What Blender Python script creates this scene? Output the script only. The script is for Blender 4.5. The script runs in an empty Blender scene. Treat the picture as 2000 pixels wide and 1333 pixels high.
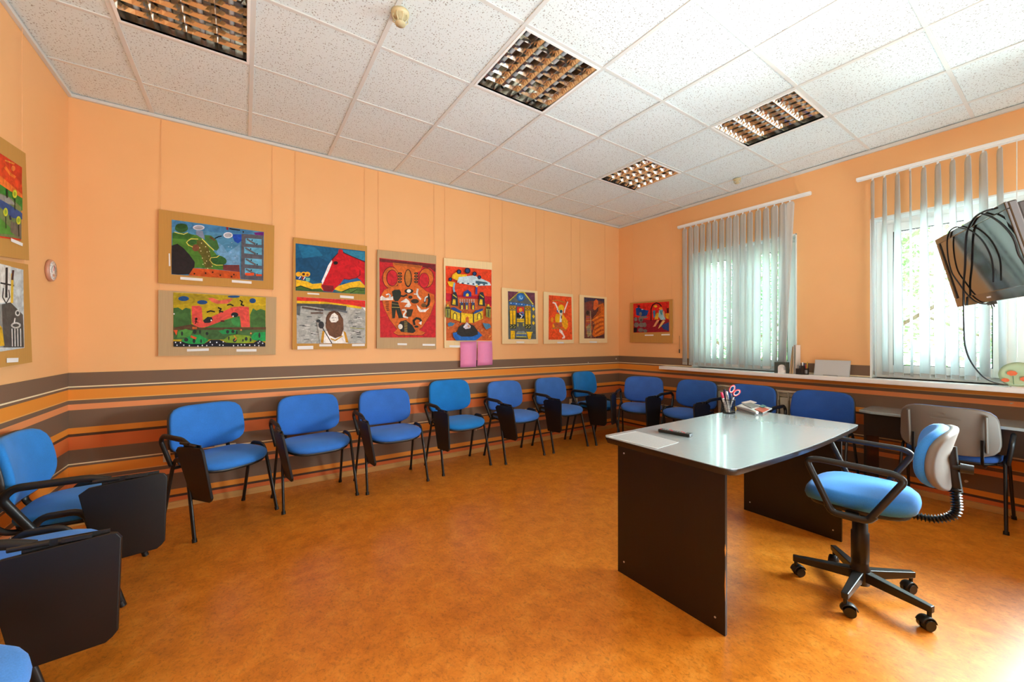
import bpy, bmesh, math, random
from mathutils import Vector, Matrix

random.seed(7)
SC = bpy.context.scene
COL = SC.collection
PI = math.pi

# ---------------------------------------------------------------- camera, world, sun, lights, exposure
YAW = 0.5982
CAM = Vector((0.990, -3.925, 1.270))
FPX = 768.56
cam_data = bpy.data.cameras.new('camera')
cam_data.sensor_width = 36.0
cam_data.lens = 36.0 * FPX / 2000.0
cam_data.clip_start = 0.03
cam = bpy.data.objects.new('camera', cam_data)
COL.objects.link(cam)
cam.location = CAM
cam.rotation_euler = (PI / 2, 0, -YAW)
SC.camera = cam

world = bpy.data.worlds.new('world')
SC.world = world
world.use_nodes = True
wb = world.node_tree.nodes['Background']
wb.inputs['Color'].default_value = (0.76, 0.92, 1.0, 1)
wb.inputs['Strength'].default_value = 5.4

sun_d = bpy.data.lights.new('sun', 'SUN')
sun_d.energy = 9.0
sun_d.angle = math.radians(0.6)
sun_d.color = (1.0, 0.96, 0.88)
sun = bpy.data.objects.new('sun', sun_d)
COL.objects.link(sun)
sun.location = (9, 2, 9)
sun.rotation_euler = Vector((-0.27, -0.52, -0.93)).to_track_quat('-Z', 'Y').to_euler()

def area_light(name, loc, direction, sx, sy, power, color, portal=False, spread=0):
    d = bpy.data.lights.new(name, 'AREA')
    d.shape = 'RECTANGLE'
    d.size, d.size_y = sx, sy
    d.energy = power
    d.color = color
    o = bpy.data.objects.new(name, d)
    COL.objects.link(o)
    o.location = loc
    o.rotation_euler = Vector(direction).to_track_quat('-Z', 'Z' if abs(direction[2]) < .9 else 'Y').to_euler()
    if spread: d.spread = math.radians(spread)
    if portal:
        d.cycles.is_portal = True
    return o

area_light('sky_portal', (5.80, -1.71, 1.65), (-1, 0, 0), 1.12, 1.41, 1, (1, 1, 1), True)
area_light('sky_portal', (5.80, -3.515, 1.65), (-1, 0, 0), 1.37, 1.41, 1, (1, 1, 1), True)
area_light('front_fill', (3.5, -4.35, 2.1), (.25, 1, .04), 3.0, .9, 9, (.90, .97, 1.0), spread=150)  # added fill behind the camera, no real lamp, brightens the back wall
area_light('side_fill', (4.6, -4.32, 1.4), (-1, .36, -.06), .8, 1.1, 58, (.80, .95, 1.0), spread=115)  # added fill out of view, brightens the left wall from the right
area_light('near_bay_fill', (6.25, -4.22, 1.66), (-1, .12, .0), .50, 1.4, 60, (.80, .94, 1.0))  # added lamp outside the unseen bay, boosts the weak window light
area_light('ceiling_fill', (1.7, -4.2, .5), (-.08, .8, 1), 2.2, .5, 14, (.72, .92, 1.0), spread=140)  # added fill aimed upward, lifts the left part of the ceiling
area_light('ceiling_fill', (4.5, -4.2, .45), (.05, .75, 1), 1.4, .5, 7.5, (.72, .93, 1.0), spread=120)  # second added upward fill, for the ceiling on the window side

vs = SC.view_settings
vs.view_transform = 'Standard'
vs.look = 'None'
vs.gamma = 1.0
vs.use_curve_mapping = False
vs.exposure = 1.42
SC.cycles.max_bounces = 8
SC.cycles.diffuse_bounces = 5
SC.cycles.glossy_bounces = 4
SC.cycles.transmission_bounces = 6
SC.cycles.transparent_max_bounces = 12
SC.cycles.caustics_reflective = False
SC.cycles.caustics_refractive = False
SC.cycles.sample_clamp_indirect = 6.0

# ---------------------------------------------------------------- measuring helpers (photo pixel -> point on a real surface)
_c, _s = math.cos(YAW), math.sin(YAW)
def ray(px, py):
    r = (px - 1000) / FPX; u = -(py - 666.5) / FPX
    return Vector((r * _c + _s, -r * _s + _c, u))
def on_y(px, py, y):
    d = ray(px, py); return CAM + d * ((y - CAM.y) / d.y)
def on_x(px, py, x):
    d = ray(px, py); return CAM + d * ((x - CAM.x) / d.x)
def on_z(px, py, z):
    d = ray(px, py); return CAM + d * ((z - CAM.z) / d.z)
def at_depth(px, py, fw):
    return CAM + ray(px, py) * fw
def to_px(p):
    d = Vector(p) - CAM
    r = d.x * _c - d.y * _s; f = d.x * _s + d.y * _c
    return (1000 + FPX * r / f, 666.5 - FPX * d.z / f) if f > .05 else None

# ---------------------------------------------------------------- materials
def srgb(h):
    h = h.lstrip('#')
    v = [int(h[i:i + 2], 16) / 255 for i in (0, 2, 4)]
    return tuple((c / 12.92 if c <= .04045 else ((c + .055) / 1.055) ** 2.4) for c in v) + (1,)

def mat(name, color, rough=.5, metal=0, spec=.5, coat=0, noise=0, nscale=40, bump=0, bscale=200, trans=0):
    m = bpy.data.materials.new(name); m.use_nodes = True
    nt = m.node_tree; b = nt.nodes['Principled BSDF']
    c = srgb(color) if isinstance(color, str) else color
    b.inputs['Base Color'].default_value = c
    b.inputs['Roughness'].default_value = rough
    b.inputs['Metallic'].default_value = metal
    b.inputs['Specular IOR Level'].default_value = spec
    b.inputs['Coat Weight'].default_value = coat
    b.inputs['Coat Roughness'].default_value = .08
    b.inputs['Transmission Weight'].default_value = trans
    tc = nt.nodes.new('ShaderNodeTexCoord')
    n = nt.nodes.new('ShaderNodeTexNoise'); n.inputs['Scale'].default_value = nscale
    n.inputs['Detail'].default_value = 4
    nt.links.new(tc.outputs['Object'], n.inputs['Vector'])
    if noise:
        mx = nt.nodes.new('ShaderNodeMix'); mx.data_type = 'RGBA'
        mx.inputs[6].default_value = tuple(x * (1 - noise) for x in c[:3]) + (1,)
        mx.inputs[7].default_value = tuple(min(1, x * (1 + noise)) for x in c[:3]) + (1,)
        nt.links.new(n.outputs['Fac'], mx.inputs[0]); nt.links.new(mx.outputs[2], b.inputs['Base Color'])
    else:
        mr = nt.nodes.new('ShaderNodeMapRange')
        mr.inputs['To Min'].default_value = max(0, rough - .04); mr.inputs['To Max'].default_value = min(1, rough + .04)
        nt.links.new(n.outputs['Fac'], mr.inputs['Value']); nt.links.new(mr.outputs[0], b.inputs['Roughness'])
    if bump:
        n2 = nt.nodes.new('ShaderNodeTexNoise'); n2.inputs['Scale'].default_value = bscale
        nt.links.new(tc.outputs['Object'], n2.inputs['Vector'])
        bp = nt.nodes.new('ShaderNodeBump'); bp.inputs['Strength'].default_value = bump; bp.inputs['Distance'].default_value = .002
        nt.links.new(n2.outputs['Fac'], bp.inputs['Height']); nt.links.new(bp.outputs[0], b.inputs['Normal'])
    return m

def wall_material():
    m = bpy.data.materials.new('painted wall with striped dado paper'); m.use_nodes = True
    nt = m.node_tree; N = nt.nodes; L = nt.links; b = N['Principled BSDF']
    b.inputs['Roughness'].default_value = .55
    b.inputs['Specular IOR Level'].default_value = .3
    tc = N.new('ShaderNodeTexCoord'); sp = N.new('ShaderNodeSeparateXYZ'); L.new(tc.outputs['Object'], sp.inputs[0])
    def mth(op, a, bb=None):
        n = N.new('ShaderNodeMath'); n.operation = op
        for i, v in enumerate((a, bb)):
            if v is None: continue
            if isinstance(v, (int, float)): n.inputs[i].default_value = v
            else: L.new(v, n.inputs[i])
        return n.outputs[0]
    t = mth('FRACT', mth('DIVIDE', mth('SUBTRACT', 1.052, sp.outputs['Z']), .531))
    ramp = N.new('ShaderNodeValToRGB'); cr = ramp.color_ramp; cr.interpolation = 'CONSTANT'
    br, cream, ochre, lt, sal, dk, red = '#7c6350', '#fbe6bc', '#ee9638', '#f4b66c', '#f09a62', '#543b2b', '#dc743c'
    stops = [(0, br), (26.3, cream), (28.9, br), (33, ochre), (52.5, lt), (54.2, br), (62, sal), (73.5, br), (108.5, ochre), (120, dk), (125.5, red), (151.5, br)]
    while len(cr.elements) < len(stops): cr.elements.new(.5)
    for e, (p, c) in zip(cr.elements, stops):
        e.position = p / 152; e.color = srgb(c)
    for e, (p, c) in zip(cr.elements, stops):
        e.position = p / 152; e.color = srgb(c)
    L.new(t, ramp.inputs[0])
    # worn flecks in the paper
    vo = N.new('ShaderNodeTexVoronoi'); vo.inputs['Scale'].default_value = 3.2; vo.inputs['Randomness'].default_value = 1
    ns = N.new('ShaderNodeTexNoise'); ns.inputs['Scale'].default_value = 35
    L.new(tc.outputs['Object'], ns.inputs['Vector'])
    ad = N.new('ShaderNodeVectorMath'); ad.operation = 'MULTIPLY_ADD'
    L.new(ns.outputs['Color'], ad.inputs[0]); ad.inputs[1].default_value = (.03, .03, .03); L.new(tc.outputs['Object'], ad.inputs[2])
    L.new(ad.outputs[0], vo.inputs['Vector'])
    fl = mth('LESS_THAN', vo.outputs['Distance'], .038)
    mf = N.new('ShaderNodeMix'); mf.data_type = 'RGBA'; mf.inputs[7].default_value = srgb('#cfc2b4')
    L.new(fl, mf.inputs[0]); L.new(ramp.outputs[0], mf.inputs[6])
    # slight streak across the stripes
    n2 = N.new('ShaderNodeTexNoise'); n2.inputs['Scale'].default_value = 3.5; n2.inputs['Detail'].default_value = 6
    L.new(tc.outputs['Object'], n2.inputs['Vector'])
    paint = N.new('ShaderNodeMix'); paint.data_type = 'RGBA'
    paint.inputs[6].default_value = srgb('#f3b87c'); paint.inputs[7].default_value = srgb('#f7bf85')
    L.new(n2.outputs['Fac'], paint.inputs[0])
    up = mth('GREATER_THAN', sp.outputs['Z'], 1.052)
    fin = N.new('ShaderNodeMix'); fin.data_type = 'RGBA'
    L.new(up, fin.inputs[0]); L.new(mf.outputs[2], fin.inputs[6]); L.new(paint.outputs[2], fin.inputs[7])
    L.new(fin.outputs[2], b.inputs['Base Color'])
    n3 = N.new('ShaderNodeTexNoise'); n3.inputs['Scale'].default_value = 220
    L.new(tc.outputs['Object'], n3.inputs['Vector'])
    bp = N.new('ShaderNodeBump'); bp.inputs['Strength'].default_value = .15; bp.inputs['Distance'].default_value = .002
    L.new(n3.outputs['Fac'], bp.inputs['Height']); L.new(bp.outputs[0], b.inputs['Normal'])
    return m

def floor_material():
    m = bpy.data.materials.new('marbled orange linoleum'); m.use_nodes = True
    nt = m.node_tree; N = nt.nodes; L = nt.links; b = N['Principled BSDF']
    tc = N.new('ShaderNodeTexCoord')
    def noise(scale, det, dist=0, rough=.6, sc=None):
        n = N.new('ShaderNodeTexNoise'); n.inputs['Scale'].default_value = scale; n.inputs['Detail'].default_value = det
        n.inputs['Distortion'].default_value = dist; n.inputs['Roughness'].default_value = rough
        if sc:
            mp = N.new('ShaderNodeMapping'); mp.inputs['Scale'].default_value = sc; mp.inputs['Rotation'].default_value = (0, 0, .5)
            L.new(tc.outputs['Object'], mp.inputs[0]); L.new(mp.outputs[0], n.inputs['Vector'])
        else: L.new(tc.outputs['Object'], n.inputs['Vector'])
        return n.outputs['Fac']
    r = N.new('ShaderNodeValToRGB'); r.color_ramp.elements[0].position = .30; r.color_ramp.elements[0].color = srgb('#bd6a18')
    r.color_ramp.elements[1].position = .72; r.color_ramp.elements[1].color = srgb('#f0a03e')
    e = r.color_ramp.elements.new(.5); e.color = srgb('#dd8424')
    L.new(noise(9, 12, .3, .75), r.inputs[0])
    r2 = N.new('ShaderNodeValToRGB'); r2.color_ramp.elements[0].position = .34; r2.color_ramp.elements[0].color = (.46, .40, .36, 1)
    r2.color_ramp.elements[1].position = .50; r2.color_ramp.elements[1].color = (1.0, 1.0, 1.0, 1)
    L.new(noise(75, 7, .8, .7, (1, .7, 1)), r2.inputs[0])
    mx = N.new('ShaderNodeMix'); mx.data_type = 'RGBA'; mx.blend_type = 'MULTIPLY'; mx.inputs[0].default_value = .6
    L.new(r.outputs[0], mx.inputs[6]); L.new(r2.outputs[0], mx.inputs[7]); L.new(mx.outputs[2], b.inputs['Base Color'])
    b.inputs['Roughness'].default_value = .32
    b.inputs['Specular IOR Level'].default_value = .7
    mr = N.new('ShaderNodeMapRange'); mr.inputs['To Min'].default_value = .27; mr.inputs['To Max'].default_value = .33
    L.new(noise(2.2, 5), mr.inputs['Value']); L.new(mr.outputs[0], b.inputs['Roughness'])
    bp = N.new('ShaderNodeBump'); bp.inputs['Strength'].default_value = .05; bp.inputs['Distance'].default_value = .002
    L.new(noise(60, 4), bp.inputs['Height']); L.new(bp.outputs[0], b.inputs['Normal'])
    return m

def tile_material():
    m = bpy.data.materials.new('fissured mineral ceiling tile'); m.use_nodes = True
    nt = m.node_tree; N = nt.nodes; L = nt.links; b = N['Principled BSDF']
    b.inputs['Roughness'].default_value = .9; b.inputs['Specular IOR Level'].default_value = .1
    tc = N.new('ShaderNodeTexCoord'); oi = N.new('ShaderNodeObjectInfo')
    cb = N.new('ShaderNodeCombineXYZ'); mm = N.new('ShaderNodeMath'); mm.operation = 'MULTIPLY'; mm.inputs[1].default_value = 50
    L.new(oi.outputs['Random'], mm.inputs[0]); L.new(mm.outputs[0], cb.inputs[0]); L.new(mm.outputs[0], cb.inputs[1])
    ad = N.new('ShaderNodeVectorMath'); L.new(tc.outputs['Object'], ad.inputs[0]); L.new(cb.outputs[0], ad.inputs[1])
    ns = N.new('ShaderNodeTexNoise'); ns.inputs['Scale'].default_value = 60; L.new(ad.outputs[0], ns.inputs['Vector'])
    ma = N.new('ShaderNodeVectorMath'); ma.operation = 'MULTIPLY_ADD'; L.new(ns.outputs['Color'], ma.inputs[0])
    ma.inputs[1].default_value = (.022, .022, 0); L.new(ad.outputs[0], ma.inputs[2])
    vo = N.new('ShaderNodeTexVoronoi'); vo.inputs['Scale'].default_value = 75; vo.voronoi_dimensions = '2D'
    L.new(ma.outputs[0], vo.inputs['Vector'])
    # only some cells carry a pit
    sp = N.new('ShaderNodeSeparateColor'); L.new(vo.outputs['Color'], sp.inputs[0])
    th = N.new('ShaderNodeMath'); th.operation = 'MULTIPLY'; th.inputs[1].default_value = .26; L.new(sp.outputs[0], th.inputs[0])
    lt = N.new('ShaderNodeMath'); lt.operation = 'LESS_THAN'; L.new(vo.outputs['Distance'], lt.inputs[0]); L.new(th.outputs[0], lt.inputs[1])
    mx = N.new('ShaderNodeMix'); mx.data_type = 'RGBA'
    mx.inputs[6].default_value = srgb('#e1ebec'); mx.inputs[7].default_value = srgb('#a6a6a2')
    L.new(lt.outputs[0], mx.inputs[0]); L.new(mx.outputs[2], b.inputs['Base Color'])
    return m

def fabric_material():
    m = bpy.data.materials.new('woven blue upholstery'); m.use_nodes = True
    nt = m.node_tree; N = nt.nodes; L = nt.links; b = N['Principled BSDF']
    b.inputs['Roughness'].default_value = .78; b.inputs['Specular IOR Level'].default_value = .25
    b.inputs['Sheen Weight'].default_value = .25
    b.inputs['Sheen Tint'].default_value = (.5, .7, 1, 1)
    oi = N.new('ShaderNodeObjectInfo'); tc = N.new('ShaderNodeTexCoord')
    n = N.new('ShaderNodeTexNoise'); n.inputs['Scale'].default_value = 260; L.new(tc.outputs['Object'], n.inputs['Vector'])
    n5 = N.new('ShaderNodeTexNoise'); n5.inputs['Scale'].default_value = 7; L.new(tc.outputs['Object'], n5.inputs['Vector'])
    av = N.new('ShaderNodeMath'); av.operation = 'ADD'; L.new(n.outputs['Fac'], av.inputs[0]); L.new(n5.outputs['Fac'], av.inputs[1])
    mr = N.new('ShaderNodeMapRange'); mr.inputs['From Min'].default_value = .6; mr.inputs['From Max'].default_value = 1.4
    mr.inputs['To Min'].default_value = .82; mr.inputs['To Max'].default_value = 1.18
    L.new(av.outputs[0], mr.inputs['Value'])
    vm = N.new('ShaderNodeVectorMath'); vm.operation = 'SCALE'; L.new(oi.outputs['Color'], vm.inputs[0]); L.new(mr.outputs[0], vm.inputs['Scale'])
    L.new(vm.outputs[0], b.inputs['Base Color'])
    bp = N.new('ShaderNodeBump'); bp.inputs['Strength'].default_value = .25; bp.inputs['Distance'].default_value = .001
    L.new(n.outputs['Fac'], bp.inputs['Height']); L.new(bp.outputs[0], b.inputs['Normal'])
    return m

def paint_material():
    m = bpy.data.materials.new('child poster paint'); m.use_nodes = True
    nt = m.node_tree; N = nt.nodes; L = nt.links; b = N['Principled BSDF']
    b.inputs['Roughness'].default_value = .6; b.inputs['Specular IOR Level'].default_value = .25
    at = N.new('ShaderNodeAttribute'); at.attribute_name = 'paint'
    tc = N.new('ShaderNodeTexCoord')
    n = N.new('ShaderNodeTexNoise'); n.inputs['Scale'].default_value = 22; n.inputs['Detail'].default_value = 7
    n.inputs['Distortion'].default_value = 1.2
    L.new(tc.outputs['Object'], n.inputs['Vector'])
    mr = N.new('ShaderNodeMapRange'); mr.inputs['From Min'].default_value = .3; mr.inputs['From Max'].default_value = .7
    mr.inputs['To Min'].default_value = .8; mr.inputs['To Max'].default_value = 1.38
    L.new(n.outputs['Fac'], mr.inputs['Value'])
    vm = N.new('ShaderNodeVectorMath'); vm.operation = 'SCALE'; L.new(at.outputs['Color'], vm.inputs[0]); L.new(mr.outputs[0], vm.inputs['Scale'])
    L.new(vm.outputs[0], b.inputs['Base Color'])
    return m

def vane_material():
    m = bpy.data.materials.new('cream translucent blind fabric'); m.use_nodes = True
    nt = m.node_tree; N = nt.nodes; L = nt.links
    for n in list(N):
        if n.type != 'OUTPUT_MATERIAL': N.remove(n)
    out = [n for n in N if n.type == 'OUTPUT_MATERIAL'][0]
    d = N.new('ShaderNodeBsdfDiffuse'); t = N.new('ShaderNodeBsdfTranslucent'); mx = N.new('ShaderNodeMixShader')
    tc = N.new('ShaderNodeTexCoord'); n = N.new('ShaderNodeTexNoise'); n.inputs['Scale'].default_value = 90
    mp = N.new('ShaderNodeMapping'); mp.inputs['Scale'].default_value = (1, 1, .08)
    L.new(tc.outputs['Object'], mp.inputs[0]); L.new(mp.outputs[0], n.inputs['Vector'])
    cm = N.new('ShaderNodeMix'); cm.data_type = 'RGBA'; cm.inputs[6].default_value = srgb('#e9eef0'); cm.inputs[7].default_value = srgb('#f5f8f8')
    L.new(n.outputs['Fac'], cm.inputs[0])
    L.new(cm.outputs[2], d.inputs['Color']); L.new(cm.outputs[2], t.inputs['Color'])
    mx.inputs[0].default_value = .62
    L.new(d.outputs[0], mx.inputs[1]); L.new(t.outputs[0], mx.inputs[2]); L.new(mx.outputs[0], out.inputs[0])
    return m

def glass_material():
    m = bpy.data.materials.new('window glass'); m.use_nodes = True
    nt = m.node_tree; N = nt.nodes; L = nt.links
    for n in list(N):
        if n.type != 'OUTPUT_MATERIAL': N.remove(n)
    out = [n for n in N if n.type == 'OUTPUT_MATERIAL'][0]
    t = N.new('ShaderNodeBsdfTransparent'); g = N.new('ShaderNodeBsdfGlossy'); mx = N.new('ShaderNodeMixShader')
    t.inputs[0].default_value = (.93, .98, .96, 1); g.inputs['Roughness'].default_value = .02
    fr = N.new('ShaderNodeFresnel'); fr.inputs[0].default_value = 1.45
    L.new(fr.outputs[0], mx.inputs[0]); L.new(t.outputs[0], mx.inputs[1]); L.new(g.outputs[0], mx.inputs[2]); L.new(mx.outputs[0], out.inputs[0])
    return m

def leaf_material(name, a, bcol):
    m = bpy.data.materials.new(name); m.use_nodes = True
    nt = m.node_tree; N = nt.nodes; L = nt.links
    for n in list(N):
        if n.type != 'OUTPUT_MATERIAL': N.remove(n)
    out = [n for n in N if n.type == 'OUTPUT_MATERIAL'][0]
    d = N.new('ShaderNodeBsdfDiffuse'); t = N.new('ShaderNodeBsdfTranslucent'); mx = N.new('ShaderNodeMixShader'); mx.inputs[0].default_value = .5
    tc = N.new('ShaderNodeTexCoord'); n = N.new('ShaderNodeTexNoise'); n.inputs['Scale'].default_value = 3
    L.new(tc.outputs['Object'], n.inputs['Vector'])
    cm = N.new('ShaderNodeMix'); cm.data_type = 'RGBA'; cm.inputs[6].default_value = srgb(a); cm.inputs[7].default_value = srgb(bcol)
    L.new(n.outputs['Fac'], cm.inputs[0]); L.new(cm.outputs[2], d.inputs['Color']); L.new(cm.outputs[2], t.inputs['Color'])
    L.new(d.outputs[0], mx.inputs[1]); L.new(t.outputs[0], mx.inputs[2]); L.new(mx.outputs[0], out.inputs[0])
    return m

def cardboard_material(name, col):
    m = bpy.data.materials.new(name); m.use_nodes = True
    nt = m.node_tree; N = nt.nodes; L = nt.links; b = N['Principled BSDF']
    b.inputs['Roughness'].default_value = .85; b.inputs['Specular IOR Level'].default_value = .15
    tc = N.new('ShaderNodeTexCoord'); mp = N.new('ShaderNodeMapping'); mp.inputs['Scale'].default_value = (60, 60, 2)
    n = N.new('ShaderNodeTexNoise'); n.inputs['Scale'].default_value = 2; n.inputs['Detail'].default_value = 4
    L.new(tc.outputs['Object'], mp.inputs[0]); L.new(mp.outputs[0], n.inputs['Vector'])
    c = srgb(col)
    cm = N.new('ShaderNodeMix'); cm.data_type = 'RGBA'
    cm.inputs[6].default_value = tuple(x * .88 for x in c[:3]) + (1,); cm.inputs[7].default_value = tuple(min(1, x * 1.1) for x in c[:3]) + (1,)
    L.new(n.outputs['Fac'], cm.inputs[0]); L.new(cm.outputs[2], b.inputs['Base Color'])
    return m

def wood_material(name, a, bcol, rough=.5, axis=(1, 30, 30)):
    m = bpy.data.materials.new(name); m.use_nodes = True
    nt = m.node_tree; N = nt.nodes; L = nt.links; b = N['Principled BSDF']
    b.inputs['Roughness'].default_value = rough
    tc = N.new('ShaderNodeTexCoord'); mp = N.new('ShaderNodeMapping'); mp.inputs['Scale'].default_value = axis
    n = N.new('ShaderNodeTexNoise'); n.inputs['Scale'].default_value = 3; n.inputs['Detail'].default_value = 6; n.inputs['Distortion'].default_value = .6
    L.new(tc.outputs['Object'], mp.inputs[0]); L.new(mp.outputs[0], n.inputs['Vector'])
    cm = N.new('ShaderNodeMix'); cm.data_type = 'RGBA'; cm.inputs[6].default_value = srgb(a); cm.inputs[7].default_value = srgb(bcol)
    L.new(n.outputs['Fac'], cm.inputs[0]); L.new(cm.outputs[2], b.inputs['Base Color'])
    return m

MW = wall_material(); MF = floor_material(); MT = tile_material(); MFAB = fabric_material(); MPAINT = paint_material()
MVANE = vane_material(); MGLASS = glass_material()
M_white = mat('white painted metal', '#f4f5f3', .4)
M_bar = mat('white ceiling grid metal', '#d9dad6', .45)
M_pvc = mat('white pvc frame', '#f1f3f2', .35)
M_plaster = mat('white plaster', '#eef0ee', .8, noise=.03)
M_base = wood_material('light wood skirting', '#c08c4a', '#dcae66', .45, (1, 1, 20))
M_black = mat('black plastic', '#161513', .42, bump=.1)
M_blackmetal = mat('black powder coated metal', '#1b1a19', .33, noise=.1)
M_shell = mat('charcoal moulded plastic', '#3a3431', .45, bump=.15, bscale=500)
M_greyshell = mat('grey brown moulded plastic', '#6f665c', .5, bump=.1, bscale=500)
M_board = mat('black laminate board', '#0e0b0a', .42, noise=.15, nscale=6)
M_deskside = wood_material('black brown desk laminate', '#171009', '#22170f', .33, (20, 20, 1.5))
M_desktop = mat('grey glossy laminate', '#8b9697', .27, spec=1.0, coat=.5, noise=.04)
M_chip = mat('bare chipboard', '#c98a3e', .8, noise=.2, nscale=150)
M_chrome = mat('polished steel', '#c8c8c8', .15, metal=1)
M_mirror = mat('mirror louvre aluminium', '#d5d2cb', .12, metal=1)
M_tube = mat('fluorescent tube glass', '#f2f2ee', .25)
M_lampback = mat('brushed reflector', '#b3aa9c', .22, metal=1)
M_card = cardboard_material('kraft cardboard', '#c8954f')
M_cardgrey = cardboard_material('pale corrugated cardboard', '#c0a47c')
M_cardpale = cardboard_material('cream backing board', '#f4d9a6')
M_paper = mat('white paper', '#efeeec', .7)
M_pink = mat('pink paper', '#f796c8', .7, noise=.05)
M_cord = mat('thin hanging cord', '#f0b882', .7)
M_radiator = mat('cream radiator enamel', '#d8ccb4', .4)
M_sock = mat('ivory socket plastic', '#ddd2b8', .4)
M_detector = mat('yellowed plastic', '#cfc39a', .45)
M_tvglass = mat('glossy tv screen', '#2a2420', .05, spec=1.0, coat=1.0)
M_tvbezel = mat('glossy brown black bezel', '#2c211c', .12, coat=.8)
M_cable = mat('black cable', '#0d0d0e', .4)
M_copper = mat('copper rim', '#cf9a82', .35, metal=.2)
M_clockface = mat('white clock face', '#f0ece8', .4)
M_newsprint = mat('newsprint', '#a09d98', .8, noise=.18, nscale=160)
M_red = mat('coral red plastic', '#d8464c', .4)
M_redpink = mat('pink marker cap', '#d93a66', .4)
M_blue = mat('dark blue plastic', '#22305c', .4)
M_grey = mat('grey plastic', '#8d9192', .4)
M_silver = mat('silver plastic', '#c9cccd', .3, metal=.3)
M_orange = mat('orange cover', '#c4552f', .5)
M_green = mat('green cover', '#2e6b4c', .5)
M_teal = mat('teal plastic', '#1f7a78', .4)
M_yellow = mat('yellow plastic', '#d4a83a', .5)
M_pale = mat('pale grey paper stack', '#c6cbc9', .6)
M_laptop = mat('pale grey lid', '#b9bec0', .35)
M_darkframe = mat('dark green grey frame', '#33403a', .4)
M_tape = mat('clear tape', '#e6ddd0', .3)
M_leaf = leaf_material('lighter leaves', '#47803c', '#9cc67c')  # lighter of the two leaf greens
M_leaf2 = leaf_material('darker leaves', '#3f7848', '#86b47c')  # slightly darker, bluer leaf green
M_bark = wood_material('tree bark', '#4a3a2c', '#6b5540', .9, (8, 8, 1))
M_grass = mat('grass', '#5c8f3c', .9, noise=.3, nscale=8)
M_bounce_ground = mat('pale bounce ground', '#b9bdb2', .9, noise=.1, nscale=4)  # outside ground made pale on purpose, to bounce light up to the ceiling
M_mesh = mat('black wire mesh', '#1c1c1e', .35, metal=.5)
M_card_edge = mat('cardboard edge', '#d9b98b', .85)

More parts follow.
